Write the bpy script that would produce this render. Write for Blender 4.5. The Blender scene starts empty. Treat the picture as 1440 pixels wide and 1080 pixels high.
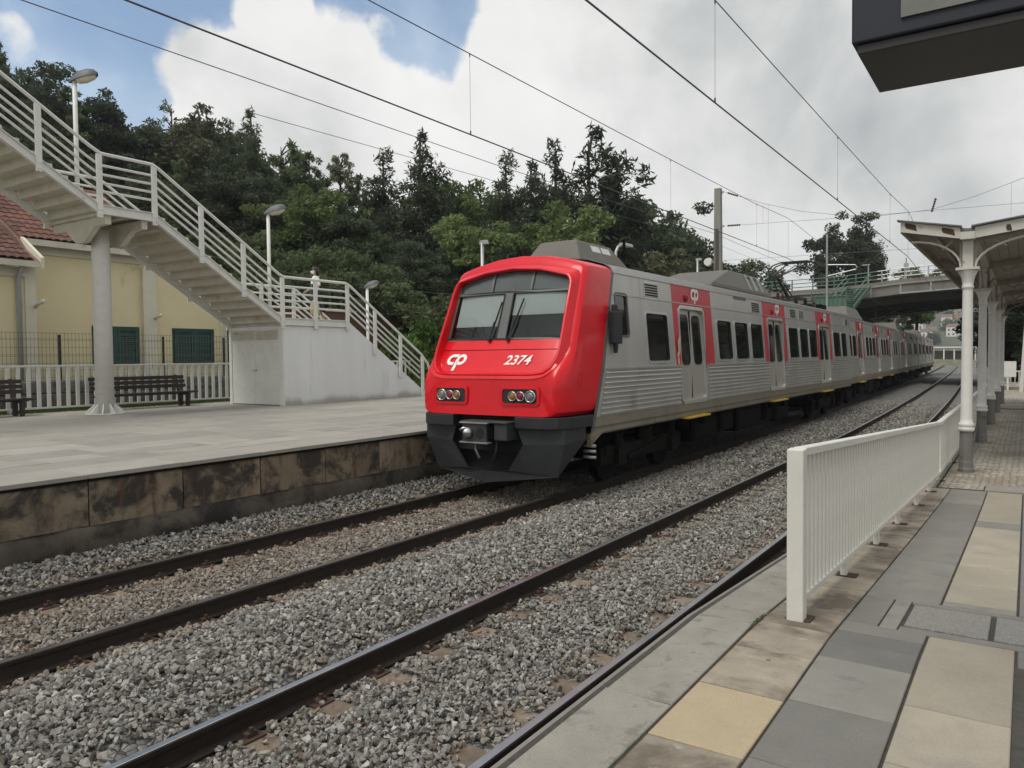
import bpy, bmesh, math, random
import numpy as np
from mathutils import Vector, Matrix
random.seed(7); RNG = np.random.default_rng(7)
PI = math.pi
C = bpy.context.scene.collection
EXPOSURE, CLOUD, BLUE, SUN_E = 0.66, 0.68, 1.0, 1.4
SC = bpy.context.scene

# ---------------------------------------------------------------- camera
cam_d = bpy.data.cameras.new('camera'); cam = bpy.data.objects.new('camera', cam_d); C.objects.link(cam)
CH = 2.307
def cam_axes(pitch=.0349425, yaw=.591430, roll=-.0096343):
    fw = Vector((-math.sin(yaw)*math.cos(pitch), math.cos(yaw)*math.cos(pitch), -math.sin(pitch)))
    r = fw.cross(Vector((0, 0, 1))).normalized(); u = r.cross(fw)
    c, s = math.cos(roll), math.sin(roll)
    return fw, c*r+s*u, -s*r+c*u
FW, RT, UP = cam_axes()
mw = Matrix((RT, UP, -FW)).transposed().to_4x4(); mw.translation = (0, 0, CH)
cam.matrix_world = mw
cam_d.lens = 27.0; cam_d.sensor_width = 36.0; cam_d.sensor_fit = 'HORIZONTAL'
cam_d.clip_start = .05; cam_d.clip_end = 6000
SC.camera = cam
vs = SC.view_settings
vs.view_transform = 'Standard'; vs.look = 'None'; vs.exposure = EXPOSURE; vs.gamma = 1.0; vs.use_curve_mapping = False

# ---------------------------------------------------------------- node helpers
def N(nt, kind, ins=None, **props):
    n = nt.nodes.new(kind)
    for k, v in props.items(): setattr(n, k, v)
    for k, v in (ins or {}).items():
        s = n.inputs[k]
        if isinstance(v, bpy.types.NodeSocket): nt.links.new(v, s)
        else: s.default_value = v
    return n
def MATH(nt, op, a, b=None, clamp=False):
    n = N(nt, 'ShaderNodeMath', {0: a} if b is None else {0: a, 1: b}, operation=op); n.use_clamp = clamp
    return n.outputs[0]
def MIXC(nt, f, a, b, blend='MIX'):
    n = nt.nodes.new('ShaderNodeMix'); n.data_type = 'RGBA'; n.blend_type = blend
    for k, v in ((0, f), (6, a), (7, b)):
        if isinstance(v, bpy.types.NodeSocket): nt.links.new(v, n.inputs[k])
        else: n.inputs[k].default_value = (v if k == 0 else (tuple(v)+(1,))[:4])
    return n.outputs[2]
def RAMP(nt, fac, stops, interp='LINEAR'):
    n = nt.nodes.new('ShaderNodeValToRGB'); cr = n.color_ramp; cr.interpolation = interp
    while len(cr.elements) > 1: cr.elements.remove(cr.elements[-1])
    for i, (p, c) in enumerate(stops):
        e = cr.elements[0] if i == 0 else cr.elements.new(p)
        e.position = p
        e.color = (c, c, c, 1) if isinstance(c, (int, float)) else tuple(c)+(1,)
    nt.links.new(fac, n.inputs[0]); return n.outputs[0]
def SMOOTH(nt, v, a, b, lo=0., hi=1.):
    n = N(nt, 'ShaderNodeMapRange', {0: v, 1: a, 2: b, 3: lo, 4: hi}, interpolation_type='SMOOTHSTEP'); return n.outputs[0]

# ---------------------------------------------------------------- sky: broken cumulus thickening to grey overcast
SUN_DIR = Vector((-.14, -.46, .87)).normalized()     # towards the sun
w = bpy.data.worlds.new('World'); SC.world = w; w.use_nodes = True
nt = w.node_tree; nt.nodes.clear()
sky = N(nt, 'ShaderNodeTexSky', sky_type='NISHITA', sun_disc=False)
sky.sun_elevation = math.asin(SUN_DIR.z); sky.sun_rotation = math.atan2(SUN_DIR.x, SUN_DIR.y)
sky.air_density = 1.0; sky.dust_density = 1.6; sky.ozone_density = 1.5
tc = N(nt, 'ShaderNodeTexCoord'); D = tc.outputs['Generated']
def skydir(px, py):
    v = FW + RT*((px-720)/1080) - UP*((py-540)/1080); return v.normalized()
warp = N(nt, 'ShaderNodeTexNoise', {'Vector': D, 'Scale': 13.0, 'Detail': 9.0, 'Roughness': .55})
fine = N(nt, 'ShaderNodeTexNoise', {'Vector': D, 'Scale': 3.4, 'Detail': 9.0, 'Roughness': .56, 'Distortion': .25})
broad = N(nt, 'ShaderNodeTexNoise', {'Vector': D, 'Scale': 1.7, 'Detail': 5.0, 'Roughness': .5})
# openings of clear sky, each a soft cone of directions whose edge the noise breaks up
gap = None
for px, py, rad, wt in ((80, 95, .20, 1.1), (205, 100, .09, 1.0), (250, 25, .10, 1.1), (590, 40, .105, 1.1), (480, 20, .06, 1.0), (300, 85, .04, .6), (-300, 60, .34, 1.0), (-150, -350, .5, .9), (520, -250, .22, .8), (570, 250, .09, .42), (1500, -700, .3, .7)):
    v = skydir(px, py)
    dt = N(nt, 'ShaderNodeVectorMath', {0: D, 1: v}, operation='DISTANCE').outputs[1+0]
    g = SMOOTH(nt, dt, rad*1.55, rad*.35, 0, wt)
    gap = g if gap is None else MATH(nt, 'MAXIMUM', gap, g)
wf = MATH(nt, 'MULTIPLY', MATH(nt, 'SUBTRACT', warp.outputs[0], .5), 1.15)
cov = None
for px, py, rad, wt in ((383, 25, .055, .95), (345, 140, .10, .95), (430, 135, .11, .9), (560, 195, .11, .85), (730, 115, .09, .9), (745, 10, .07, .6), (10, 55, .035, .6), (538, 48, .028, .5)):
    dt = N(nt, 'ShaderNodeVectorMath', {0: D, 1: skydir(px, py)}, operation='DISTANCE').outputs[1]
    g = SMOOTH(nt, dt, rad*1.5, rad*.5, 0, wt); cov = g if cov is None else MATH(nt, 'MAXIMUM', cov, g)
gn = MATH(nt, 'ADD', MATH(nt, 'SUBTRACT', gap, cov), wf)
clear = SMOOTH(nt, gn, .31, .55)
# cloud shading: bright tops near the openings, flat grey undersides elsewhere
lit = MATH(nt, 'ADD', MATH(nt, 'MULTIPLY', fine.outputs[0], 1.75), MATH(nt, 'SUBTRACT', MATH(nt, 'MULTIPLY', broad.outputs[0], .12), .235))
dk = None
for px, py, rad, wt in ((1180, 170, .24, .13), (1000, 230, .12, .06), (420, 230, .10, .05), (1420, 60, .3, .07), (1900, 200, .5, .08)):
    dt = N(nt, 'ShaderNodeVectorMath', {0: D, 1: skydir(px, py)}, operation='DISTANCE').outputs[1]
    g = SMOOTH(nt, dt, rad*1.6, rad*.2, 0, wt); dk = g if dk is None else MATH(nt, 'MAXIMUM', dk, g)
br = None
for px, py, rad, wt in ((370, 80, .13, .10), (780, 150, .17, .06), (650, 130, .10, .07), (1450, 160, .07, .16), (1010, 330, .25, .06)):
    dt = N(nt, 'ShaderNodeVectorMath', {0: D, 1: skydir(px, py)}, operation='DISTANCE').outputs[1]
    g = SMOOTH(nt, dt, rad*1.6, rad*.2, 0, wt); br = g if br is None else MATH(nt, 'MAXIMUM', br, g)
lit = MATH(nt, 'ADD', MATH(nt, 'SUBTRACT', lit, dk), br)
cl = RAMP(nt, lit, ((.32, (.44, .465, .475)), (.48, (.57, .585, .585)), (.62, (.72, .725, .71)), (.78, (.84, .84, .825)), (1.0, (.93, .925, .91))))
cl10 = N(nt, 'ShaderNodeVectorMath', {0: cl, 1: (10*CLOUD,)*3}, operation='MULTIPLY').outputs[0]
blue = N(nt, 'ShaderNodeVectorMath', {0: sky.outputs[0], 1: (BLUE*.98, BLUE*1.02, BLUE*1.0)}, operation='MULTIPLY').outputs[0]
thin = SMOOTH(nt, fine.outputs[0], .42, .70, 0.03, .40)
blue = MIXC(nt, thin, blue, (6.0, 6.7, 7.1))
allc = MIXC(nt, clear, cl10, blue)
bg = N(nt, 'ShaderNodeBackground', {'Color': allc, 'Strength': .1})
out = N(nt, 'ShaderNodeOutputWorld', {'Surface': bg.outputs[0]})

sun_d = bpy.data.lights.new('sun', 'SUN'); sun_d.energy = SUN_E; sun_d.angle = math.radians(26); sun_d.color = (1, .96, .9)
sun = bpy.data.objects.new('sun', sun_d); C.objects.link(sun); sun.location = (0, 0, 40)
sun.rotation_euler = (-SUN_DIR).to_track_quat('-Z', 'Y').to_euler()

# ---------------------------------------------------------------- materials
MATS = {}
def mat(name, col,  rough=.6, metal=0., var=.12, scale=6., bump=0., bscale=60., rand=0., stain=None, spec=.5, streak=False, coat=0., stain2=None, speck=.05, spots=False, streak2=False, foot=None):
    """procedural paint / stone / metal: base colour, mottling, optional stains ((colour), scale, lo, hi), relief"""
    m = bpy.data.materials.new(name); m.use_nodes = True; nt = m.node_tree; nt.nodes.clear()
    tc = N(nt, 'ShaderNodeTexCoord'); vec = tc.outputs['Object']
    oi = N(nt, 'ShaderNodeObjectInfo')
    if rand:
        off = MATH(nt, 'MULTIPLY', oi.outputs['Random'], 37.0)
        vec = N(nt, 'ShaderNodeVectorMath', {0: vec, 1: off}, operation='ADD').outputs[0]
    if streak: vec2 = N(nt, 'ShaderNodeVectorMath', {0: vec, 1: (1, 1, .12)}, operation='MULTIPLY').outputs[0]
    else: vec2 = vec
    n1 = N(nt, 'ShaderNodeTexNoise', {'Vector': vec2, 'Scale': scale, 'Detail': 6., 'Roughness': .6})
    f = RAMP(nt, n1.outputs[0], ((.3, 0.), (.7, 1.)))
    lo = tuple(max(0, c*(1-var)) for c in col); hi = tuple(min(1, c*(1+var)) for c in col)
    c = MIXC(nt, f, lo, hi)
    if rand:
        k = N(nt, 'ShaderNodeMapRange', {0: oi.outputs['Random'], 3: 1-rand, 4: 1+rand}).outputs[0]
        c = N(nt, 'ShaderNodeVectorMath', {0: c, 1: k}, operation='MULTIPLY').outputs[0]
    for si, st in enumerate((stain, stain2)):
        if st:
            sc_, ss, a, b = st
            vs2 = vec2
            if si == 1 and streak2: vs2 = N(nt, 'ShaderNodeVectorMath', {0: vec, 1: (1, 1, .14)}, operation='MULTIPLY').outputs[0]
            n2 = N(nt, 'ShaderNodeTexNoise', {'Vector': vs2, 'Scale': ss, 'Detail': 8., 'Roughness': .65, 'Distortion': .4})
            c = MIXC(nt, SMOOTH(nt, n2.outputs[0], a, b), c, sc_)
    n4 = N(nt, 'ShaderNodeTexNoise', {'Vector': vec, 'Scale': scale*17+30, 'Detail': 3., 'Roughness': .7})
    k4 = N(nt, 'ShaderNodeMapRange', {0: n4.outputs[0], 1: .3, 2: .7, 3: 1-speck, 4: 1+speck}).outputs[0]
    c = N(nt, 'ShaderNodeVectorMath', {0: c, 1: k4}, operation='MULTIPLY').outputs[0]
    if spots:
        vo = N(nt, 'ShaderNodeTexVoronoi', {'Vector': vec, 'Scale': 3.1})
        sp = N(nt, 'ShaderNodeSeparateColor', {0: vo.outputs['Color']})
        mk = MATH(nt, 'MULTIPLY', SMOOTH(nt, vo.outputs['Distance'], .055, .045), SMOOTH(nt, sp.outputs[0], .45, .5))
        c = MIXC(nt, MATH(nt, 'MULTIPLY', mk, .8), c, (.075, .07, .062))
    if foot:      # splash dirt along the bottom of a wall
        fz = N(nt, 'ShaderNodeSeparateXYZ', {0: vec}).outputs[2]
        fn = MATH(nt, 'ADD', fz, MATH(nt, 'MULTIPLY', MATH(nt, 'SUBTRACT', n1.outputs[0], .5), .5))
        c = MIXC(nt, SMOOTH(nt, fn, foot[1], foot[0], 0., .75), c, foot[2])
    b = N(nt, 'ShaderNodeBsdfPrincipled', {'Base Color': c, 'Metallic': metal, 'Specular IOR Level': spec})
    r = N(nt, 'ShaderNodeMapRange', {0: n1.outputs[0], 3: max(.02, rough-.1), 4: min(1, rough+.1)}).outputs[0]
    nt.links.new(r, b.inputs['Roughness'])
    if coat: b.inputs['Coat Weight'].default_value = coat; b.inputs['Coat Roughness'].default_value = .06
    if bump:
        n3 = N(nt, 'ShaderNodeTexNoise', {'Vector': vec, 'Scale': bscale, 'Detail': 5., 'Roughness': .6})
        bp = N(nt, 'ShaderNodeBump', {'Height': n3.outputs[0], 'Strength': min(1, bump), 'Distance': .02})
        nt.links.new(bp.outputs[0], b.inputs['Normal'])
    N(nt, 'ShaderNodeOutputMaterial', {'Surface': b.outputs[0]})
    MATS[name] = m; return m

mat('white_paint', (.66, .66, .62), .45, var=.06, scale=3, stain=((.42, .40, .34), 5, .60, .80), bump=.08)
mat('stair_paint', (.68, .68, .64), .5, var=.07, scale=2.5, stain=((.40, .37, .30), 3.5, .58, .80), bump=.06)
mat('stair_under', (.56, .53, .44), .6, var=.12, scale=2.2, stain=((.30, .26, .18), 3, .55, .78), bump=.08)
mat('white_wall', (.72, .73, .73), .8, var=.05, scale=1.4, streak=True, stain=((.47, .46, .43), 2.4, .58, .80), stain2=((.40, .38, .34), 6, .66, .85), bump=.35, bscale=30, foot=(.98, 1.22, (.30, .285, .25)))
mat('fence_paint', (.63, .62, .56), .42, var=.05, scale=4, stain=((.45, .43, .34), 7, .64, .82), bump=.06)
mat('yellow_wall', (.72, .63, .40), .85, var=.05, scale=.8, stain=((.46, .40, .26), .9, .58, .80), bump=.2, bscale=25, foot=(1.2, 3.0, (.50, .45, .31)))
mat('cream_trim', (.64, .61, .49), .8, var=.06, scale=1.5, bump=.15, bscale=25)
mat('downpipe_grey', (.36, .38, .40), .5, var=.08)
mat('roof_tile', (.125, .052, .036), .85, var=.35, scale=9, rand=.35, stain=((.07, .05, .04), 4, .50, .72), bump=.3, bscale=50)
mat('shutter_green', (.012, .055, .045), .4, var=.2, rand=.1)
mat('dark_gap', (.012, .012, .012), .9, var=.1)
mat('bench_wood', (.035, .027, .024), .55, var=.3, scale=14, rand=.1, bump=.2)
mat('black_iron', (.02, .02, .022), .5, var=.15)
mat('wire_grey', (.10, .10, .10), .5, .6, var=.1)
mat('wire_mesh', (.12, .125, .12), .5, .2, var=.1)
mat('stone_wall', (.17, .165, .15), .9, var=.35, scale=5, bump=.6, bscale=12, stain=((.05, .05, .045), 3, .5, .7))
mat('concrete_slab', (.305, .285, .248), .85, var=.10, scale=1.6, rand=.06, bump=.25, bscale=70, stain=((.20, .185, .16), 2.2, .60, .82), speck=.09)
mat('concrete_slab_dark', (.262, .246, .216), .85, var=.12, scale=1.6, rand=.06, bump=.25, bscale=70, stain=((.16, .15, .13), 2.2, .58, .80), speck=.09)
mat('concrete_mast', (.24, .23, .205), .85, var=.12, scale=2, bump=.25, bscale=40, streak=True, stain=((.13, .12, .10), 3, .52, .72))
mat('platform_wall', (.215, .172, .118), .9, var=.28, scale=2.2, rand=.25, bump=.6, bscale=26, streak2=True, stain=((.040, .034, .029), 1.7, .44, .60), stain2=((.115, .052, .026), 6.0, .55, .72), speck=.09)
mat('platform_foot', (.085, .072, .056), .92, var=.35, scale=2.5, bump=.5, bscale=22, stain=((.022, .02, .018), 1.6, .45, .62), stain2=((.19, .17, .14), 2.6, .62, .74))
mat('tile_yellow', (.38, .305, .195), .75, var=.06, scale=5, bump=.15, bscale=160, stain=((.40, .33, .22), 6, .60, .80), speck=.10, spots=True)
mat('tile_beige', (.32, .282, .218), .78, var=.10, scale=3, rand=.14, bump=.18, bscale=160, stain=((.27, .24, .195), 2.4, .50, .70), speck=.10, spots=True)
mat('tile_grey_dark', (.138, .134, .122), .7, var=.12, scale=4, rand=.1, bump=.16, bscale=160, stain=((.20, .195, .18), 3.2, .60, .74))
mat('tile_grey', (.188, .178, .156), .72, var=.10, scale=4, rand=.20, bump=.16, bscale=160, stain=((.15, .146, .134), 3.2, .52, .72), speck=.10, spots=True)
mat('tile_stained', (.27, .235, .18), .82, var=.2, scale=5, rand=.14, bump=.35, bscale=90, stain=((.13, .105, .078), 2.2, .42, .62), stain2=((.40, .37, .30), 7, .62, .72), speck=.10, spots=True)
mat('coping', (.262, .243, .205), .86, var=.12, scale=5, rand=.06, bump=.3, bscale=80, stain=((.185, .175, .15), 7, .54, .64), stain2=((.12, .11, .09), 2.0, .62, .78), speck=.10, spots=True)
mat('coping_lip', (.20, .185, .16), .85, var=.12, scale=5, bump=.2)
mat('aggregate', (.225, .215, .195), .85, var=.4, scale=75, bump=.5, bscale=110)
mat('aggregate_dark', (.17, .165, .155), .85, var=.3, scale=90, bump=.4, bscale=120)
mat('joint', (.055, .050, .042), .95, var=.3, scale=20)
mat('rail_side', (.024, .017, .013), .75, .25, var=.35, scale=14, bump=.2, bscale=40)
mat('rail_top', (.50, .485, .47), .36, 1.0, var=.12, scale=3)
mat('rail_top_dull', (.16, .135, .115), .45, .8, var=.25, scale=3)
mat('sleeper', (.19, .145, .105), .9, var=.3, scale=8, rand=.2, bump=.5, bscale=30, stain=((.05, .035, .026), 6, .5, .7))
mat('clip_rust', (.062, .037, .026), .8, .2, var=.35, scale=20)
mat('grass', (.055, .085, .022), .95, var=.45, scale=2.5, bump=.8, bscale=30, stain=((.12, .11, .05), 1.2, .55, .75))
mat('earth', (.16, .135, .095), .95, var=.3, scale=1, bump=.5, bscale=10, stain=((.07, .09, .03), .6, .45, .6))
mat('hill_green', (.075, .088, .050), .95, var=.5, scale=.06, bump=0, stain=((.155, .14, .085), .035, .54, .66), stain2=((.03, .05, .022), .11, .52, .66))
mat('wall_brick', (.135, .062, .040), .9, var=.3, scale=3, bump=.5, bscale=25, rand=.2)
mat('red_paint', (.64, .004, .012), .30, var=.06, scale=3, coat=.25, spec=.3, stain=((.40, .022, .020), 2.2, .58, .86), stain2=((.33, .05, .04), 14, .72, .86))
mat('red_panel', (.46, .022, .035), .42, var=.06, scale=2, stain=((.36, .05, .05), 1.5, .55, .8))
mat('red_groove', (.22, .006, .008), .4, var=.05)
mat('train_metal', (.46, .45, .42), .38, .45, var=.10, scale=1.6, streak=True, stain=((.26, .245, .21), 1.8, .54, .80), bump=.03, bscale=9)
mat('train_rib', (.52, .51, .475), .34, .6, var=.08, scale=1.5, stain=((.30, .28, .24), 1.2, .55, .8))
mat('train_sill', (.27, .235, .175), .55, .35, var=.14, scale=1.5, stain=((.15, .12, .085), 2, .52, .75))
mat('train_edge', (.12, .125, .115), .5, .3, var=.1)
mat('train_roof', (.21, .20, .18), .7, .1, var=.2, scale=2, stain=((.12, .11, .09), 2, .5, .72))
mat('pod_grey', (.13, .12, .10), .65, .1, var=.12, scale=2, stain=((.12, .105, .08), 2.5, .52, .75))
mat('alu_frame', (.60, .60, .57), .35, .7, var=.08)
mat('door_metal', (.44, .425, .375), .42, .35, var=.07, scale=1.5, streak=True, stain=((.28, .26, .21), 1.5, .55, .8))
mat('door_red', (.40, .10, .11), .4, .2, var=.06)
mat('rubber', (.018, .018, .019), .6, var=.2)
mat('bumper_black', (.017, .018, .020), .6, var=.18, scale=4, stain=((.075, .07, .06), 6, .62, .78))
mat('skirt_grey', (.030, .034, .035), .6, .0, var=.2, scale=4, stain=((.13, .125, .11), 5, .60, .74))
mat('under_dark', (.006, .0055, .005), .95, 0., spec=.15, var=.35, scale=6)
mat('bogie', (.010, .009, .008), .9, 0., spec=.2, var=.35, scale=8, stain=((.035, .027, .02), 5, .60, .74))
mat('step_yellow', (.55, .36, .03), .55, var=.15)
mat('letter_white', (.76, .74, .70), .5, var=.05)
mat('blind', (.48, .50, .48), .8, var=.06, scale=2)
mat('dest_grey', (.17, .18, .18), .7, var=.1, scale=2)
mat('cab_dark', (.04, .048, .055), .8, var=.2)
mat('lamp_red', (.22, .012, .03), .12, var=.1)
mat('lamp_amber', (.28, .13, .02), .12, var=.1)
mat('lamp_clear', (.20, .21, .21), .08, .3, var=.2, scale=30)
mat('chrome', (.55, .55, .53), .3, .9, var=.05)
mat('panto_black', (.022, .022, .022), .55, .3, var=.2)
mat('ceramic', (.10, .055, .04), .3, var=.1)
mat('galvanised', (.40, .41, .40), .45, .6, var=.1)
mat('lamp_hood', (.10, .11, .12), .55, .1, var=.1)
mat('lamp_glass', (.55, .52, .40), .25, var=.15)
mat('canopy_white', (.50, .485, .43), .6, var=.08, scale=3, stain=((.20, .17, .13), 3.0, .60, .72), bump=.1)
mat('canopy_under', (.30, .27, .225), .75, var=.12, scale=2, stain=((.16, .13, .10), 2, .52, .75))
mat('canopy_top', (.13, .13, .125), .8, var=.2)
mat('column_white', (.64, .63, .59), .5, var=.06, scale=5, stain=((.40, .37, .31), 5, .62, .8), bump=.08)
mat('column_grey', (.155, .15, .14), .6, var=.14, scale=6, bump=.15, stain=((.09, .075, .06), 5, .55, .75))
mat('display_navy', (.006, .009, .018), .6, var=.15, scale=2)
mat('display_brown', (.018, .017, .017), .5, .0, var=.15, scale=2)
mat('display_glass', (.16, .165, .14), .10, var=.15, scale=3)
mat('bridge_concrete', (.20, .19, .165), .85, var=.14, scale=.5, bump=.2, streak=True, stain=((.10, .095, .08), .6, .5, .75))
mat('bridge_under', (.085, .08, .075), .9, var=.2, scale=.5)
mat('green_metal', (.085, .165, .12), .5, .1, var=.12)
mat('house_white', (.72, .70, .66), .8, var=.06, rand=.08)
mat('house_ochre', (.55, .42, .28), .8, var=.06, rand=.08)
mat('house_roof', (.17, .10, .075), .8, var=.2, rand=.15)
mat('asphalt', (.06, .06, .06), .9, var=.2)
mat('bark', (.060, .048, .038), .95, var=.35, scale=6, bump=.6, bscale=18)
mat('skin', (.50, .31, .23), .5, var=.04)
mat('hair_dark', (.018, .014, .012), .5, var=.2)
mat('cloth_white', (.70, .70, .68), .8, var=.05)
mat('cloth_black', (.018, .019, .022), .8, var=.15)
mat('mask_white', (.72, .73, .72), .7, var=.03)
mat('bag_tan', (.42, .34, .17), .75, var=.12, scale=20)
mat('graffiti', (.60, .45, .32), .5, var=.2, scale=12)

def glass_mat():
    m = bpy.data.materials.new('train_glass'); m.use_nodes = True; nt = m.node_tree; b = nt.nodes['Principled BSDF']
    tc = N(nt, 'ShaderNodeTexCoord')
    n = N(nt, 'ShaderNodeTexNoise', {'Vector': tc.outputs['Object'], 'Scale': 2.2, 'Detail': 3.})
    nt.links.new(MIXC(nt, n.outputs[0], (.007, .008, .008), (.018, .02, .019)), b.inputs['Base Color'])
    b.inputs['Roughness'].default_value = .06; b.inputs['IOR'].default_value = 1.5
    MATS['train_glass'] = m
    m = bpy.data.materials.new('windscreen'); m.use_nodes = True; nt = m.node_tree; nt.nodes.clear()
    gl = N(nt, 'ShaderNodeBsdfGlossy', {'Color': (.95, 1, 1, 1), 'Roughness': .03}); tr = N(nt, 'ShaderNodeBsdfTransparent', {'Color': (.90, .94, .94, 1)})
    fr = N(nt, 'ShaderNodeFresnel', {'IOR': 1.5})
    f = MATH(nt, 'MINIMUM', MATH(nt, 'ADD', MATH(nt, 'MULTIPLY', fr.outputs[0], 1.0), .01), 1.)
    mx = N(nt, 'ShaderNodeMixShader', {0: f, 1: tr.outputs[0], 2: gl.outputs[0]})
    N(nt, 'ShaderNodeOutputMaterial', {'Surface': mx.outputs[0]}); MATS['windscreen'] = m
glass_mat()
def leaf_mat(name, c0, c1, trans=.25):
    m = bpy.data.materials.new(name); m.use_nodes = True; nt = m.node_tree; nt.nodes.clear()
    at = N(nt, 'ShaderNodeAttribute', attribute_name='tint'); oi = N(nt, 'ShaderNodeObjectInfo')
    c = MIXC(nt, at.outputs['Fac'], c0, c1)
    k = N(nt, 'ShaderNodeMapRange', {0: oi.outputs['Random'], 3: .72, 4: 1.28}).outputs[0]
    c = N(nt, 'ShaderNodeVectorMath', {0: c, 1: k}, operation='MULTIPLY').outputs[0]
    d = N(nt, 'ShaderNodeBsdfPrincipled', {'Base Color': c, 'Roughness': .65, 'Specular IOR Level': .25})
    t = N(nt, 'ShaderNodeBsdfTranslucent', {'Color': c})
    mx = N(nt, 'ShaderNodeMixShader', {0: trans, 1: d.outputs[0], 2: t.outputs[0]})
    N(nt, 'ShaderNodeOutputMaterial', {'Surface': mx.outputs[0]}); MATS[name] = m
leaf_mat('leaf_dark', (.038, .054, .034), (.110, .135, .074), .4)
leaf_mat('leaf_mid', (.056, .082, .036), (.155, .19, .086), .4)
leaf_mat('leaf_light', (.080, .120, .036), (.190, .240, .090), .4)
leaf_mat('leaf_olive', (.080, .086, .044), (.20, .205, .115), .35)
leaf_mat('leaf_shrub', (.030, .070, .012), (.135, .22, .040))
def stone_mat():
    m = bpy.data.materials.new('ballast_stone'); m.use_nodes = True; nt = m.node_tree; b = nt.nodes['Principled BSDF']
    at = N(nt, 'ShaderNodeAttribute', attribute_name='tint'); tc = N(nt, 'ShaderNodeTexCoord')
    n = N(nt, 'ShaderNodeTexNoise', {'Vector': tc.outputs['Object'], 'Scale': 55., 'Detail': 5.})
    rust = N(nt, 'ShaderNodeAttribute', attribute_name='rust')
    c = RAMP(nt, at.outputs['Fac'], ((0, (.08, .073, .063)), (.3, (.16, .153, .137)), (.55, (.24, .232, .212)), (.8, (.33, .322, .298)), (1, (.43, .42, .39))))
    c = MIXC(nt, rust.outputs['Fac'], c, (.215, .145, .085))
    k = N(nt, 'ShaderNodeMapRange', {0: n.outputs[0], 1: .3, 2: .7, 3: .78, 4: 1.18}).outputs[0]
    c = N(nt, 'ShaderNodeVectorMath', {0: c, 1: k}, operation='MULTIPLY').outputs[0]
    nt.links.new(c, b.inputs['Base Color']); b.inputs['Roughness'].default_value = .85
    MATS['ballast_stone'] = m
    m = bpy.data.materials.new('ballast_bed'); m.use_nodes = True; nt = m.node_tree; b = nt.nodes['Principled BSDF']
    tc = N(nt, 'ShaderNodeTexCoord')
    v = N(nt, 'ShaderNodeTexVoronoi', {'Vector': tc.outputs['Object'], 'Scale': 17.})
    v2 = N(nt, 'ShaderNodeTexVoronoi', {'Vector': tc.outputs['Object'], 'Scale': 17.}, feature='DISTANCE_TO_EDGE')
    g = N(nt, 'ShaderNodeSeparateColor', {0: v.outputs['Color']})
    c = RAMP(nt, g.outputs[0], ((0, (.09, .085, .075)), (.5, (.20, .195, .18)), (1, (.34, .335, .31))))
    c = MIXC(nt, SMOOTH(nt, v2.outputs[0], 0., .1), (.02, .018, .016), c)
    nt.links.new(c, b.inputs['Base Color']); b.inputs['Roughness'].default_value = .9
    bp = N(nt, 'ShaderNodeBump', {'Height': v2.outputs[0], 'Strength': 1., 'Distance': .05}); nt.links.new(bp.outputs[0], b.inputs['Normal'])
    MATS['ballast_bed'] = m
    m = bpy.data.materials.new('setts'); m.use_nodes = True; nt = m.node_tree; b = nt.nodes['Principled BSDF']
    tc = N(nt, 'ShaderNodeTexCoord')
    v = N(nt, 'ShaderNodeTexVoronoi', {'Vector': tc.outputs['Object'], 'Scale': 11., 'Randomness': .55})
    v2 = N(nt, 'ShaderNodeTexVoronoi', {'Vector': tc.outputs['Object'], 'Scale': 11., 'Randomness': .55}, feature='DISTANCE_TO_EDGE')
    g = N(nt, 'ShaderNodeSeparateColor', {0: v.outputs['Color']})
    nn = N(nt, 'ShaderNodeTexNoise', {'Vector': tc.outputs['Object'], 'Scale': .9, 'Detail': 5.})
    c = RAMP(nt, g.outputs[0], ((0, (.30, .27, .22)), (.5, (.39, .355, .295)), (1, (.48, .44, .37))))
    c = MIXC(nt, SMOOTH(nt, nn.outputs[0], .42, .66), c, (.29, .245, .185))
    c = MIXC(nt, SMOOTH(nt, v2.outputs[0], 0., .07), (.10, .085, .065), c)
    nt.links.new(c, b.inputs['Base Color']); b.inputs['Roughness'].default_value = .85
    bp = N(nt, 'ShaderNodeBump', {'Height': SMOOTH(nt, v2.outputs[0], 0., .2), 'Strength': .8, 'Distance': .02}); nt.links.new(bp.outputs[0], b.inputs['Normal'])
    MATS['setts'] = m
stone_mat()

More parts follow.
